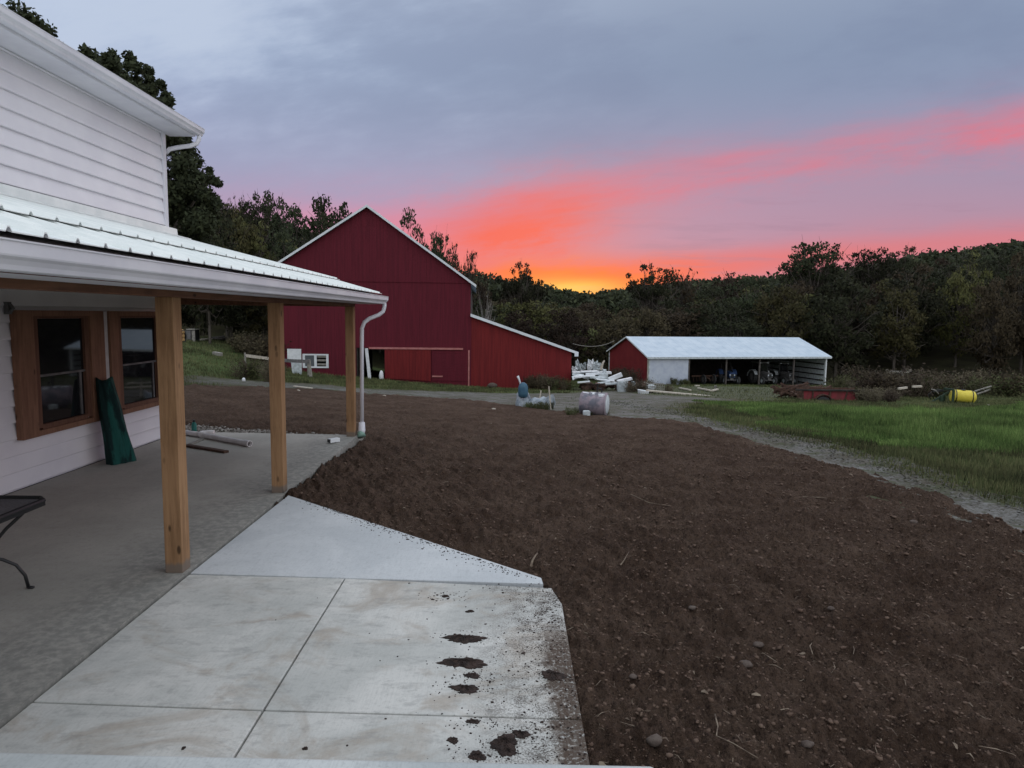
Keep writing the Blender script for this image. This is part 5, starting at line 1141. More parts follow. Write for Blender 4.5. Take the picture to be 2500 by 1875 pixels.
mb = MB(); mb.addv([q0 + per * .05, q1 + per * .05, q1 + per * 1.5, q0 + per * 1.5, q0 + per * .05 + Vector((0, 0, .1)), q1 + per * .05 + Vector((0, 0, .1)), q1 + per * 1.5 + Vector((0, 0, .1)), q0 + per * 1.5 + Vector((0, 0, .1))], [(0, 3, 2, 1), (4, 5, 6, 7), (0, 1, 5, 4), (1, 2, 6, 5), (2, 3, 7, 6), (3, 0, 4, 7)]); mb.build('floor', 'rust', t)
MB().bar(p0 - dirv * .35 + Vector((0, 0, .03)) - per * .03, p1 + Vector((0, 0, .0)) - per * .03, .14, .08).build('top_rail', 'dark', t)
for k in (0.0, .17, .46, .74, .99):
    c = p0.lerp(p1, k); e = q0.lerp(q1, k); MB().bar(e - per * .04, c - per * .04, .06, .05).build('stake', 'rust', t)
for k, m_ in ((.085, 'spreader'), (.60, 'spreader')):
    pass
mt, mr = MB(), MB(); wheel(mt, mr, q0.lerp(q1, .36) + Vector((0, 0, -.02)) - per * .10, .38, .22, per); wo_ = mt.build('wheel', 'rubber', t); mr.build('rim', 'rust', wo_)
mb = MB()
for k in range(7):
    a0 = math.pi * k / 6; a1 = math.pi * (k + 1) / 6
    if k < 6: c = q0.lerp(q1, .36) - per * .12; mb.bar(c + dirv * .46 * math.cos(a0) + Vector((0, 0, .46 * math.sin(a0))), c + dirv * .46 * math.cos(a1) + Vector((0, 0, .46 * math.sin(a1))), .26, .04)
mb.build('fender', 'rust', t)
mb = MB(); mb.bar(q1 + Vector((0, 0, .08)), q1 + dirv * .75 + Vector((0, 0, .0)), .10); mb.bar(q1 + per * 1.4 + Vector((0, 0, .08)), q1 + dirv * .75 + per * .7, .1); mb.build('drawbar', 'rust', t)
mb = MB()
for k in range(9): an = k * .7; mb.bar(p0 - dirv * .25 + per * (.1 + k * .16) + Vector((0, 0, -.25)), p0 - dirv * .25 + per * (.1 + k * .16) + Vector((math.cos(an) * .22, 0, -.25 + math.sin(an) * .22)), .05)
mb.tube([p0 - dirv * .25 + Vector((0, 0, -.25)), p0 - dirv * .25 + per * 1.5 + Vector((0, 0, -.25))], .06, 8); mb.build('beater', 'rust', t)
mb = MB(); rs = np.random.default_rng(33)
for k in range(90):
    c = at(1905 + rs.uniform(0, 1) * 100, 940 + rs.uniform(4, 22), 37.5 + rs.uniform(-.5, 1)); l = rs.uniform(.5, 1.3); an = rs.uniform(-.25, .25); mb.bar(c - Vector((l / 2, rs.uniform(-.3, .3), an * l)), c + Vector((l / 2, rs.uniform(-.3, .3), an * l + rs.uniform(-.1, .15))), rs.uniform(.05, .13))
single(mb, 'branch_pile', 'rust', at(1950, 970, 38), 'brown pile of branches and logs behind the red spreader', 'branch pile')
# sprayer
Yk = 34.0
t = thing('crop_sprayer', at(2350, 1000, Yk), 'field sprayer with a yellow barrel tank on a dark green frame', 'sprayer')
a = at(2322, 966, Yk); b = at(2378, 970, Yk - .3); d = (b - a).normalized(); r = .325
mb = MB(); mb.tube([a - d * .05, a, a + d * .07, b - d * .1, b, b + d * .07], [r * .55, r * .85, r, r, r * .85, r * .5], 24); mb.build('tank', 'yellow', t, True)
for k in (.16, .88): c = a.lerp(b, k); MB().tube([c - d * .02, c + d * .02], r + .012, 24).build('strap', 'black', t)
c = a.lerp(b, .5) + Vector((0, 0, r)); MB().tube([c - Vector((0, 0, .03)), c + Vector((0, 0, .03))], .12, 14).build('lid', 'black', t)
mb = MB(); z0 = a.z - r - .03; L1 = at(2262, 990, Yk); 
mb.bar((L1.x, Yk - .3, z0 - .05), (b.x + .1, Yk - .5, z0 - .05), .10); mb.bar((L1.x, Yk + .5, z0 - .05), (b.x + .1, Yk + .4, z0 - .05), .10)
mb.bar((a.x - .12, Yk - .35, z0 - .1), (a.x - .12, Yk - .35, a.z + r), .09); mb.bar((a.x - .12, Yk + .35, z0 - .1), (a.x - .12, Yk + .35, a.z + r), .09); mb.bar((a.x - .12, Yk - .35, a.z + r), (a.x - .12, Yk + .35, a.z + r), .09)
mb.bar((a.x - .12, Yk, a.z + r * .6), (L1.x + .2, Yk, z0), .07); mb.bar((a.x - .5, Yk, z0 - .4), (a.x - .5, Yk, z0 + .35), .12); mb.build('frame', 'jdgreen', t)
mb = MB(); [mb.tube([Vector((a.x - .12, Yk + .1, a.z + .2)), at(2288 - 6 * k, 950 + 3 * k, Yk), at(2276 - 5 * k, 955 + 4 * k, Yk), at(2290 - 9 * k, 975, Yk)], .02, 6) for k in range(3)]; mb.build('hose', 'black', t, True)
mb = MB()
for x0, y0, x1, y1 in ((2380, 955, 2420, 943), (2385, 962, 2419, 950), (2420, 943, 2419, 950), (2400, 949, 2402, 956)): mb.bar(at(x0, y0, Yk + .5), at(x1, y1, Yk + 1.2), .055)
mb.build('boom', 'weathered', t)
mb = MB(); mb.tube([at(2274, 950, Yk - .2), at(2284, 953, Yk - .2), at(2291, 962, Yk - .2)], .03, 6); mb.build('handle', 'weathered', t, True)
for cw in ((a.x - .6, Yk - .45, z0 - .25), (b.x - .35, Yk - .7, z0 - .3)):
    mt, mr = MB(), MB(); wheel(mt, mr, cw, .3, .16, (0, 1, 0)); wo_ = mt.build('wheel', 'rubber', t); mr.build('rim', 'jdgreen', wo_)
p = at(2416, 1000, 31); single(MB().addv([(p.x, 31, p.z - .1), (p.x + .2, 31.1, p.z - .15), (p.x + .05, 31.1, p.z + .22), (p.x - .1, 31, p.z + .25), (p.x, 31.03, p.z - .1), (p.x + .2, 31.13, p.z - .15), (p.x + .05, 31.13, p.z + .22), (p.x - .1, 31.03, p.z + .25)], [(0, 1, 2, 3), (7, 6, 5, 4), (0, 4, 5, 1), (1, 5, 6, 2), (2, 6, 7, 3), (3, 7, 4, 0)]), 'white_marker', 'plank', (p.x, 31, float(H(p.x, 31))), 'small pale board leaning in the grass right of the sprayer', 'board')
# pole frame
t = thing('pole_frame', at(2205, 930, 60), 'thin pale T-shaped pole frame standing in the weeds before the wood', 'pole frame')
MB().bar(at(2168, 908, 60), at(2222, 908, 60), .16).build('crossbar', 'weathered', t); MB().bar(at(2168, 909, 60), at(2166, 902, 60), .15).build('end_peg', 'weathered', t); MB().bar(at(2222, 909, 60), at(2222, 901, 60), .15).build('end_peg', 'weathered', t)
MB().bar(at(2199, 909, 60), at(2211, 935, 60), .18).build('pole', 'weathered', t)
for i, (x0, y0, x1, y1, lbx) in enumerate(((2193, 949, 2214, 946, 'pale yellow plank end sticking out of the weeds left of the sprayer'), (2228, 944, 2250, 943, 'bright short plank lying on the weeds left of the sprayer'))):
    a = at(x0, y0, 38); b = at(x1, y1, 38); single(MB().bar(a, b, .15, .10), 'weed_plank', 'plank', (a.x, a.y, float(H(a.x, a.y))), lbx, 'board')

# ------------------------------------------------------------------ plants
def leaf_quads(cent, size, rs, squash=.6, elong=1.6):
    n = len(cent); a = rs.normal(0, 1, (n, 3)); a /= np.linalg.norm(a, axis=1)[:, None]
    b = rs.normal(0, 1, (n, 3)); b -= a * (a * b).sum(1)[:, None]; b /= np.linalg.norm(b, axis=1)[:, None]
    s = (size * rs.uniform(.6, 1.4, n))[:, None]
    V = np.stack([cent - a * s * elong * .5, cent + b * s * .42 - a * s * .05, cent + a * s * elong * .5, cent - b * s * .42 + a * s * .08], 1)
    F = np.arange(n * 4).reshape(n, 4); return V.reshape(-1, 3), F
def make_tree_meshes(seed, height, spread, nleaf, lsize, clump, leafm, barkm='bark', ncl=60, low=.15, shell=.55, flat=.40, cz=.60, trunks=1, upright=0.0):
    """round crowned tree: clumps of leaves through an uneven dome, each carried by a limb"""
    rs = np.random.default_rng(seed); mb = MB(); lobes = rs.normal(0, 1, (7, 3)); lobes /= np.linalg.norm(lobes, axis=1)[:, None]; lr = rs.uniform(.72, 1.12, 7)
    cs_ = []
    while len(cs_) < ncl:
        d = rs.normal(0, 1, 3); d /= np.linalg.norm(d); w = np.exp(5 * (lobes @ d - 1)); rad = 1.0 + ((lr - 1) * w).sum() / max(w.sum(), .2); q = rs.uniform(shell, 1) * rad
        p = np.array([d[0] * spread * q, d[1] * spread * q, height * cz + d[2] * height * flat * q])
        if upright: p[:2] *= .55 + .45 * math.sin(math.pi * min(1, max(0, p[2] / height)))
        if p[2] > height * low: cs_.append(p)
    cs_ = np.array(cs_); fork = height * (.30 if low > .2 else .22)
    tops = []
    for k in range(trunks):
        a = rs.uniform(0, 6.28); tp_ = np.array([math.cos(a) * spread * .25, math.sin(a) * spread * .25, height * .72]); tops.append(tp_)
        mb.tube([(0.1 * k, 0, 0), (.05 * k, .05, fork), tuple((tp_ + np.array([0, 0, fork])) / 2), tuple(tp_)], [height * .020, height * .016, height * .010, height * .004], 6, False)
    for p in cs_:
        tp_ = tops[rs.integers(0, len(tops))]; f = np.clip((p[2] / height - .25) * .9, .0, .95); s0 = np.array([0, 0, fork]) * (1 - f) + tp_ * f; s0[2] = min(s0[2], p[2] - .02 * height) if p[2] > fork else fork * .8
        md_ = (s0 + p) / 2 + np.array([0, 0, -.04 * height]) + rs.normal(0, .02 * height, 3); mb.tube([tuple(s0), tuple(md_), tuple(p)], [height * .006, height * .004, height * .0015], 4, False)
        for _ in range(2):
            e = p + rs.normal(0, clump * .7, 3); mb.tube([tuple(md_ * .4 + p * .6), tuple(e)], [height * .0025, height * .001], 3, False)
    tm = bpy.data.meshes.new('trunk'); tm.from_pydata(mb.v, [], mb.f); tm.materials.append(MT[barkm])
    csz = rs.uniform(.55, 1.25, len(cs_)); pr_ = csz ** 2 / (csz ** 2).sum(); k = rs.choice(len(cs_), nleaf, p=pr_); off = rs.normal(0, 1, (nleaf, 3)); off /= np.linalg.norm(off, axis=1)[:, None]
    off *= (rs.uniform(0, 1, nleaf) ** .42 * clump * csz[k])[:, None]; off[:, 2] *= .62
    nr = off / clump + (cs_[k] - np.array([0, 0, height * cz * .7])) / spread; nr /= np.linalg.norm(nr, axis=1)[:, None] + 1e-6
    V, F = leaf_quads(cs_[k] + off, lsize, rs); return tm, fast_mesh('crown', V, F, leafm, False, {'nrm': np.repeat(nr, 4, 0)})
KIND = {}
def reg(name, n, **k): KIND[name] = [make_tree_meshes(100 * len(KIND) + i, **k) for i in range(n)]
reg('dark', 4, height=12, spread=4.6, nleaf=7000, lsize=.25, clump=1.15, leafm='leafdark', ncl=95, low=.08, cz=.55, flat=.44, shell=.45)
reg('olive', 3, height=11, spread=4.3, nleaf=6000, lsize=.24, clump=1.1, leafm='leafolive', ncl=85, low=.08, cz=.54, flat=.44, shell=.45)
reg('brown', 3, height=10.5, spread=4.2, nleaf=5200, lsize=.24, clump=1.05, leafm='leafbrown', ncl=80, low=.08, cz=.54, flat=.44, shell=.45)
reg('airy', 3, height=12, spread=5.0, nleaf=3600, lsize=.22, clump=.78, leafm='leafdark', ncl=75, low=.45, cz=.76, flat=.22, shell=.35, trunks=2)
reg('sparse', 3, height=11, spread=3.3, nleaf=750, lsize=.24, clump=.65, leafm='leafbrown', ncl=60, low=.35, cz=.70, flat=.29, shell=.3, trunks=3, upright=1)
reg('bare', 1, height=10, spread=3.4, nleaf=40, lsize=.2, clump=.7, leafm='leafbrown', barkm='barkpale', ncl=40, low=.30, cz=.66, flat=.33, shell=.5, trunks=4)
def put_tree(kind, x, y, height, width, label, group=None, name='tree', z=None, i=None):
    i = random.randrange(len(KIND[kind])) if i is None else i; tm, cm = KIND[kind][i]; z = float(H(x, y)) - .25 if z is None else z
    base_h = {'dark': 12, 'olive': 11, 'brown': 10.5, 'airy': 12, 'sparse': 11, 'bare': 10}[kind]; base_w = {'dark': 5.2, 'olive': 4.9, 'brown': 4.7, 'airy': 5.5, 'sparse': 3.6, 'bare': 3.8}[kind]
    o = bpy.data.objects.new(name, None); C.objects.link(o); o.location = (x, y, z); o.rotation_euler = (0, 0, random.uniform(0, 6.28)); s = width / base_w; o.scale = (s, s, height / base_h * 1.0)
    tag(o, label, 'tree', group); a = bpy.data.objects.new('trunk', tm); b = bpy.data.objects.new('crown', cm)
    for q in (a, b): C.objects.link(q); q.parent = o
    return o
def sky_tree(kind, px, py_top, Y, width_px, label, name='tree', group=None, i=None):
    """a tree at depth Y whose top stands where the photo shows it"""
    p = PY(px, py_top, Y); z = float(H(p[0], p[1])) - .3; h = p[2] - z
    return put_tree(kind, p[0], p[1], h / .97, width_px / FPX * Y / 2, label, group, name, i=i)
# trees on the skyline
sky_tree('airy', 1990, 588, 105, 215, 'tall spreading tree with a see-through crown, highest on the right skyline')
sky_tree('airy', 2135, 604, 108, 165, 'broad airy tree on the skyline right of the tallest one')
sky_tree('airy', 2205, 606, 112, 125, 'small airy tree at the right end of the skyline pair')
sky_tree('airy', 1598, 648, 100, 165, 'rounded airy tree on the skyline nearest the sunset at its right')
sky_tree('sparse', 1672, 636, 104, 110, 'thin half bare tree beside the rounded airy one on the skyline')
sky_tree('sparse', 1780, 648, 110, 105, 'small sparse tree alone on the skyline above the shed')
sky_tree('airy', 1060, 558, 78, 115, 'dark tree rising just behind the right barn roof slope')
sky_tree('sparse', 1108, 566, 80, 60, 'thin sparse tree next to the dark one behind the barn roof')
sky_tree('sparse', 1148, 592, 80, 60, 'spindly tree with upright twigs behind the barn eave')
sky_tree('sparse', 1180, 655, 84, 70, 'low sparse tree just right of the barn eave')
sky_tree('airy', 1277, 646, 92, 135, 'round open crowned tree on the left side of the sunset gap')
sky_tree('bare', 1185, 690, 56, 70, 'bare pale-branched tree standing just right of the barn wall', 'bare_tree')
sky_tree('dark', 985, 536, 85, 130, 'dark tree top showing over the right slope of the barn roof')
sky_tree('sparse', 862, 515, 88, 50, 'faint tree top showing over the left slope of the barn roof')
sky_tree('dark', 800, 476, 78, 190, 'tall dark tree behind the left slope of the barn roof')
sky_tree('dark', 725, 500, 80, 160, 'dark tree left of the tallest one behind the barn')
sky_tree('airy', 645, 462, 84, 165, 'loose crowned tree standing above the olive tree')
sky_tree('olive', 610, 500, 70, 240, 'large olive green tree between the house and the barn')
sky_tree('olive', 545, 470, 66, 180, 'olive green tree close to the house corner')
sky_tree('sparse', 575, 452, 86, 60, 'twiggy tree top sticking out above the olive trees')
sky_tree('dark', 500, 440, 52, 160, 'dark tree just behind the corner of the house roof')
sky_tree('dark', 700, 560, 66, 160, 'dark lower tree in front of the wood left of the barn')
for px_, py_, Y_, wp_, kd_, lb_ in ((470, 640, 60, 170, 'dark', 'dark tree standing at the top of the grass bank behind the cabinet'), (560, 650, 58, 170, 'dark', 'dark bushy tree at the top of the bank in the middle between two porch posts'), (640, 640, 60, 160, 'olive', 'dull green tree at the top of the bank near the barn'), (400, 640, 58, 160, 'dark', 'dark tree at the bank top hidden in part by the nearest porch post')): sky_tree(kd_, px_, py_, Y_, wp_, lb_)
sky_tree('brown', 760, 600, 64, 140, 'brownish low tree touching the left edge of the barn')
# hand placed large maple behind the house, clumps at their own depths
rs = np.random.default_rng(77); cl = []
for (cx, cy, r) in ((20, 60, 42), (60, 60, 40), (105, 95, 30), (120, 150, 40), (95, 190, 60), (55, 160, 60), (210, 140, 24), (225, 165, 34), (268, 140, 24), (275, 180, 36), (240, 215, 50), (318, 155, 22), (320, 200, 36), (362, 175, 16), (360, 215, 30), (345, 260, 48), (395, 215, 16), (405, 245, 22), (385, 275, 34),
                    (420, 330, 38), (300, 280, 70), (200, 260, 80), (460, 350, 26), (455, 400, 44), (440, 470, 55), (490, 455, 34), (520, 440, 22), (500, 520, 45), (460, 560, 60), (340, 400, 90), (400, 620, 80), (480, 640, 55), (250, 420, 100)):
    k = 6 if r < 30 else 11
    for _ in range(k):
        Y_ = 26 + rs.uniform(-1, 1) * 3.2; p = PY(cx + rs.normal(0, r * .35), cy + rs.normal(0, r * .35), 26); p = p + (p - EYE) / 26 * (Y_ - 26) ; cl.append((p, r / FPX * 26 * rs.uniform(.35, .75)))
cents = []; mnr = []
for p, r in cl:
    n = int(60 + 900 * r * r); o_ = rs.normal(0, 1, (n, 3)); o_ /= np.linalg.norm(o_, axis=1)[:, None]; cents.append(p + o_ * (rs.uniform(0, 1, n) ** .5 * r)[:, None]); mnr.append(o_ + np.array([.1, -.1, .5]))
cents = np.concatenate(cents); mnr = np.concatenate(mnr); mnr /= np.linalg.norm(mnr, axis=1)[:, None]
tx, ty = PY(330, 600, 26)[0], 26.0; tz = float(H(tx, ty)) - .3
t = thing('maple_tree', (tx, ty, tz), 'large dark leafy tree rising behind the white house roof', 'tree')
V, F = leaf_quads(cents, .105, rs); o = link('crown', fast_mesh('crown', V - np.array([tx, ty, tz]), F, 'leafdark', False, {'nrm': np.repeat(mnr, 4, 0)}), t)
mb = MB(); root = Vector((tx, ty, tz)); fork = root + Vector((0, 0, 4.5)); mb.tube([root, root + Vector((.1, 0, 2)), fork], [.38, .30, .26], 8)
for k in range(0, len(cl), 9):
    e = Vector(cl[k][0]); md_ = fork.lerp(e, .5) + Vector((0, 0, -.4)); mb.tube([fork + Vector((0, 0, -.3)), md_, e], [.14, .08, .025], 5)
mb.build('trunk', 'bark', t)

# the wood around the yard
cells = {}
pts = []
cand = []
for _ in range(26000):
    Y_ = random.uniform(80, 135); u = random.uniform(-.60, .98); x = u * Y_
    cand.append((x, Y_))
for (x, y_) in cand:
    key = (int(x // 6), int(y_ // 6)); ok2 = True
    for i in (-1, 0, 1):
        for j in (-1, 0, 1):
            for q in cells.get((key[0] + i, key[1] + j), ()):
                if (q[0] - x) ** 2 + (q[1] - y_) ** 2 < 5.6 ** 2: ok2 = False
    if ok2: cells.setdefault(key, []).append((x, y_)); pts.append((x, y_))
pts.sort(key=lambda q: q[1])
GL = {'dark': 'dense dark green tree in the wood behind the yard', 'olive': 'olive green tree in the wood behind the yard', 'brown': 'brownish autumn tree in the wood behind the yard'}
def treetop_limit(x, y):                          # keep the wood under the skyline the photo shows
    u = x / y; px = 1240 + u * FPX
    sky = np.interp(px, [200, 540, 690, 850, 960, 1160, 1190, 1300, 1430, 1560, 1700, 1900, 1950, 2080, 2260, 2380, 2500, 3200], [380, 480, 520, 560, 590, 668, 672, 700, 722, 704, 684, 660, 655, 640, 614, 606, 590, 520])
    p = PY(px, sky, y); return p[2]
cnt = 0
for x, y_ in pts:
    if cnt >= 270: break
    z = float(H(x, y_)); lim = treetop_limit(x, y_) - z; u = x / y_
    if 0.10 < u < .42 and False: continue
    r_k = random.random()
    if u < -.1: kind = 'dark' if r_k < .5 else ('olive' if r_k < .85 else 'brown')
    elif u < .25: kind = 'brown' if r_k < .5 else ('olive' if r_k < .7 else 'dark')
    else: kind = 'dark' if r_k < .55 else ('olive' if r_k < .8 else 'brown')
    h_ = random.uniform(8, 13.5) * (.78 if -.05 < u < .2 else (1.35 if u > .38 else 1.0)); h_ = min(h_, lim * random.uniform(.86, 1.0))
    if h_ < 3.2: continue
    zone = 'left of the barn' if x < -15.5 * y_ / 47 else ('behind the barn and its lean-to' if x < 4.8 * y_ / 47 else ('between lean-to and shed' if x < 13 * y_ / 64 else ('behind the open shed' if x < 32 * y_ / 68 else 'right of the open shed')))
    row_ = 'at the foot of the wood' if y_ < 92 else ('up the slope of the wood' if y_ < 112 else 'high in the wood')
    put_tree(kind, x, y_, h_, random.uniform(3.6, 5.4), {'dark': 'dark green', 'olive': 'olive green', 'brown': 'brownish autumn'}[kind] + ' tree ' + row_ + ' ' + zone, 'trees of the wood ' + zone); cnt += 1
# far hillsides: the wood as one mass of crowns
rs = np.random.default_rng(9); n = 9000
Yf = 128 * np.exp(rs.uniform(0, 1, n) * math.log(470 / 128)); uf = rs.uniform(-.62, 1.0, n); xf = uf * Yf
yr = np.interp(uf, UP, YR); okm = (Yf < yr + 6); xf, Yf = xf[okm], Yf[okm]; zf = H(xf, Yf)
keep = rs.uniform(0, 1, len(xf)) < np.clip(Yf / 260, .35, 1); xf, Yf, zf = xf[keep], Yf[keep], zf[keep]
hf = rs.uniform(6.0, 10.5, len(xf)); rf2 = rs.uniform(2.4, 4.0, len(xf)) * (.8 + Yf / 600)
lim = np.array([treetop_limit(a, b) for a, b in zip(xf, Yf)]) - zf
hf = np.minimum(hf, np.maximum(lim + rs.uniform(-1.6, 1.6, len(xf)), 2.0))
per_ = 70; cen = []; siz = []
o_ = rs.normal(0, 1, (len(xf), per_, 3)); o_ /= np.linalg.norm(o_, axis=2)[..., None]; o_ *= rs.uniform(.45, 1, (len(xf), per_, 1)) ** .5
cen = np.stack([xf[:, None] + o_[..., 0] * rf2[:, None], Yf[:, None] + o_[..., 1] * rf2[:, None], zf[:, None] + hf[:, None] * .55 + o_[..., 2] * hf[:, None] * .45], -1).reshape(-1, 3)
sz = np.repeat(.45 + Yf / 420, per_)
print('far wood trees', len(xf), 'quads', len(cen))
V, F = leaf_quads(cen, sz, rs, elong=1.3)
tone = np.repeat(np.repeat(rs.uniform(-.5, .55, len(xf)), per_), 4)
tag(link('distant_wood', fast_mesh('distant_wood', V, F, 'leafdark', False, {'tone': tone, 'nrm': np.repeat(o_.reshape(-1, 3), 4, 0)})), 'dark wooded hillsides rising far behind the yard under the sunset', 'wood', kind='stuff')
# ridge line trees at the far right, thin trunks and all
# undergrowth and weeds
def weed_mesh(seed, leafm, h, nst, nl, ls):
    rs = np.random.default_rng(seed); mb = MB(); cs_ = []
    for k in range(nst):
        a = rs.uniform(0, 6.28); r = rs.uniform(0, .5) * h; top = Vector((math.cos(a) * r * 1.5, math.sin(a) * r * 1.5, h * rs.uniform(.6, 1))); b_ = Vector((math.cos(a) * r * .5, math.sin(a) * r * .5, 0)); mb.tube([b_, b_.lerp(top, .5) + Vector((0, 0, .08 * h)), top], [.012, .010, .005], 3, False)
        for j in range(nl // nst): cs_.append(np.array(b_.lerp(top, rs.uniform(.15, 1))) + rs.normal(0, .10 * h, 3))
    wn = np.array(cs_) / h + np.array([0, 0, .3]); wn /= np.linalg.norm(wn, axis=1)[:, None]; V, F = leaf_quads(np.array(cs_), ls, rs); sm = bpy.data.meshes.new('stems'); sm.from_pydata(mb.v, [], mb.f); sm.materials.append(MT['weed']); sm.attributes.new('nrm', 'FLOAT_VECTOR', 'POINT').data.foreach_set('vector', np.tile([0, 0, 1.], len(sm.vertices))); return sm, fast_mesh('foliage', V, F, leafm, False, {'nrm': np.repeat(wn, 4, 0)})
WD = [weed_mesh(200 + i, m_, h, 26, 1300, ls) for i, (m_, h, ls) in enumerate((('weed', 1.5, .07), ('grassd', 1.2, .07), ('weed', 1.1, .06), ('leafbrown', 1.7, .09)))]
def weed(x, y, s, i, label, group=None, sz_=1.0, name='weed_clump'):
    o = bpy.data.objects.new(name, None); C.objects.link(o); o.location = (x, y, float(H(x, y)) - .05); o.rotation_euler = (0, 0, random.uniform(0, 6.28)); o.scale = (s, s, s * sz_); tag(o, label, 'weeds', group)
    for nm, me_ in zip(('stems', 'foliage'), WD[i]): q = bpy.data.objects.new(nm, me_); C.objects.link(q); q.parent = o
for k in range(46):
    px = random.uniform(2030, 2560); Y_ = random.uniform(40, 62); x = (px - 1240) / FPX * Y_
    weed(x, Y_, random.uniform(.9, 1.5), random.choice((0, 2, 3, 1)), 'dry brown weed clump in the rough ground between the grass and the wood', 'dry weeds on the rough ground', .8)
for k in range(16):
    px = random.uniform(2110, 2200); Y_ = random.uniform(33, 37); x = (px - 1240) / FPX * Y_
    weed(x, Y_, random.uniform(.55, .8), 2, 'pale tangled weed clump between the red spreader and the sprayer', 'pale weeds beside the spreader', .8)
for k in range(10):
    x = 3.2 + random.uniform(-1.6, .9); y_ = YB - .8 - random.uniform(0, 1.2); weed(x, y_, random.uniform(.4, .72), random.choice((3, 1, 0)), 'reddish weed clump against the right end of the lean-to wall', 'weeds along the lean-to')
for k in range(8):
    a = random.uniform(.5, 8); p = S(-.6 - random.uniform(0, .8), a, 0); weed(p[0], p[1], random.uniform(.6, 1.1), random.choice((0, 3)), 'dry weed clump growing against the red gable wall of the shed', 'weeds along the shed gable')
for k in range(6):
    p = S(random.uniform(.3, 3.9), -.4 - random.uniform(0, .5), 0); weed(p[0], p[1], random.uniform(.35, .6), 1, 'low weed clump at the foot of the white shed panel', 'weeds along the shed panel')
for k in range(9):
    x = 8.6 + random.uniform(-1.2, 1.6); y_ = 42.5 + random.uniform(-1, 1.5); weed(x, y_, random.uniform(.35, .6), random.choice((0, 2)), 'low dry weed clump around the white bin and bath tub', 'weeds around the salvage heap')
for k in range(10):
    px = random.uniform(590, 700); Y_ = random.uniform(31, 36); x = (px - 1240) / FPX * Y_; weed(x, Y_, random.uniform(.4, .8), random.choice((0, 1, 1)), 'dark green weed clump around the broken rail fence', 'weeds around the rail fence')
for k in range(9):
    px = random.uniform(590, 690); Y_ = random.uniform(46, 52); x = (px - 1240) / FPX * Y_; weed(x, Y_, random.uniform(.8, 1.3), 3, 'dark shrub on the bank behind the rail fence', 'shrubs on the bank', .9, 'shrub')
for k in range(5):
    q = at(1290 + k * 14, 1005, 24); weed(q.x, 24 + random.uniform(-.3, .6), random.uniform(.18, .3), 1, 'small grass tuft around the pump set', 'tufts around the pump set')
for k in range(5):
    q = at(1390 + k * 24, 1010, 21.5); weed(q.x, 21.6 + random.uniform(-.4, .6), random.uniform(.15, .28), 1, 'small grass tuft around the oil tank', 'tufts around the oil tank')

# grass
def blades(P, hgt, wid, rs, lean=.35):
    n = len(P); a = rs.uniform(0, 6.28, n); l = rs.uniform(-lean, lean, (n, 2)) * hgt[:, None]; dx, dy = np.cos(a) * wid / 2, np.sin(a) * wid / 2
    z = P[:, 2]
    V = np.stack([np.stack([P[:, 0] - dx, P[:, 1] - dy, z - .02], 1), np.stack([P[:, 0] + dx, P[:, 1] + dy, z - .02], 1), np.stack([P[:, 0] + l[:, 0], P[:, 1] + l[:, 1], z + hgt], 1)], 1)
    return V.reshape(-1, 3), np.arange(n * 3).reshape(n, 3)
tall_px = [(1515, 866), (1600, 888), (1750, 936), (1900, 962), (2060, 972), (2212, 980), (2500, 1000), (2600, 880), (2212, 868), (2120, 884), (2000, 886), (1870, 884), (1700, 872), (1600, 868)]
TALL = [tuple(G(a * DD, b * DD)[:2]) for a, b in tall_px]
rs = np.random.default_rng(55)
def gpts(n, y0, y1, u0, u1, pw=1.0):
    yy = y0 * np.exp(rs.uniform(0, 1, n) ** pw * math.log(y1 / y0)); xx = rs.uniform(u0, u1, n) * yy; return xx, yy
xx, yy = gpts(420000, 11, 48, .12, .86); sdv = sdist(xx, yy, TALL) + perlin(xx / 2, yy / 2) * 1.6
okm = sdv > 0; xx, yy, sdv = xx[okm], yy[okm], sdv[okm]
hh = (.07 + .20 * np.clip(sdv / 2.0, 0, 1)) * rs.uniform(.4, 1.25, len(xx)) * (1 + .9 * perlin(xx / 1.0, yy / 1.0)) * np.clip(1.35 - yy / 48, .5, 1); P = np.stack([xx, yy, H(xx, yy)], 1)
V, F = blades(P, hh, .012 + yy * .0007, rs)
tn = np.repeat(np.clip(perlin(xx / 1.1, yy / 2.2) * .9 + perlin(xx / 4, yy / 4) * .7, -.5, .6) + rs.uniform(-.35, .55, len(xx)), 3)
print('tall blades', len(P)); tag(link('tall_grass', fast_mesh('tall_grass', V, F, 'grassl', False, {'tone': tn, 'nrm': np.repeat(np.stack([rs.uniform(-.9, .9, len(P)), rs.uniform(-1.1, .7, len(P)), np.full(len(P), .8)], 1), 3, 0)}, 3)), 'lush bright green tall grass to the right of the gravel track', 'grass', kind='stuff')
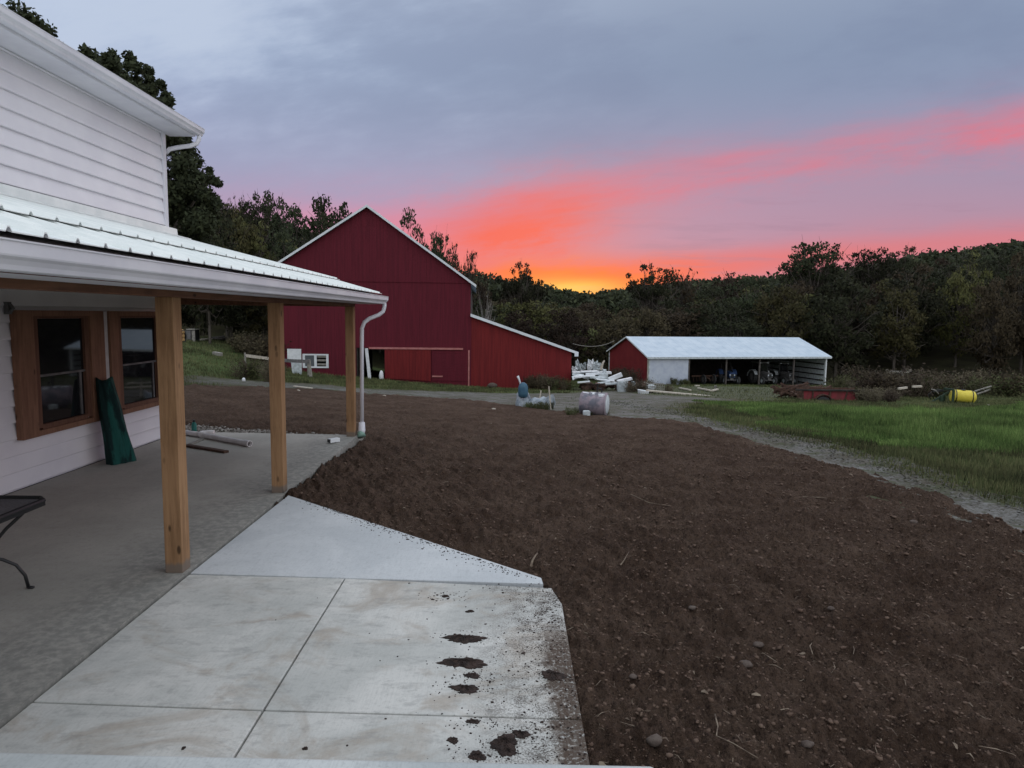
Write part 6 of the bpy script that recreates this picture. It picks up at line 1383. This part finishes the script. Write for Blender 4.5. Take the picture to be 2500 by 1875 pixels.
xx, yy = gpts(330000, 7, 75, -.50, .86); sg = sdist(xx, yy, GRAVP); ss = sdist(xx, yy, SOILP); st_ = sdist(xx, yy, TALL) + perlin(xx / 2, yy / 2) * 1.6
inb = (yy > YB - .1) & (xx > XL) & (xx < LX1); insh = sdist(xx, yy, [tuple(S(0, 0, 0)[:2]), tuple(S(SL, 0, 0)[:2]), tuple(S(SL, SW, 0)[:2]), tuple(S(0, SW, 0)[:2])]) > -.1
yard = sdist(xx, yy, YARD) + perlin(xx / 1.5, yy / 1.5) * 2
okm = (((sg + perlin(xx / 1.0, yy / 1.0) * .8 < .2) | ((sg < .9) & (rs.uniform(0, 1, len(xx)) < .3))) & (ss < -.6) & (st_ < .4) & ~inb & ~insh) & ((yard < -.3) | (rs.uniform(0, 1, len(xx)) < .22)) & ((xx > -5.8) | (yy > 13)) & ~((xx < -2.4) & (yy < 13.4)) & ~((xx > -2.5) & (xx < 5.3) & (yy < 20))
xx, yy = xx[okm], yy[okm]; hh = rs.uniform(.04, .13, len(xx)) * (1 + .6 * perlin(xx / 1.1, yy / 1.1)) * np.where(xx < -8, 1.4, 1); P = np.stack([xx, yy, H(xx, yy) - .03], 1)
V, F = blades(P, hh, .014 + yy * .0008, rs); tn = np.repeat(np.clip(perlin(xx / .9, yy / 1.8) * .9 + perlin(xx / 3, yy / 3) * .6, -.5, .6) + rs.uniform(-.25, .35, len(xx)), 3); print('short blades', len(P))
tag(link('short_grass', fast_mesh('short_grass', V, F, 'grassd', False, {'tone': tn, 'nrm': np.repeat(np.stack([rs.uniform(-.9, .9, len(P)), rs.uniform(-1.1, .7, len(P)), np.full(len(P), .8)], 1), 3, 0)}, 3)), 'short rough grass on the verges, the bank and around the barn', 'grass', kind='stuff')
print('objects', len(bpy.data.objects)); print('tris', sum(sum(len(p.vertices) - 2 for p in me_.polygons) for me_ in bpy.data.meshes if len(me_.polygons) < 1) + sum(len(me_.loops) - 2 * len(me_.polygons) for me_ in bpy.data.meshes))
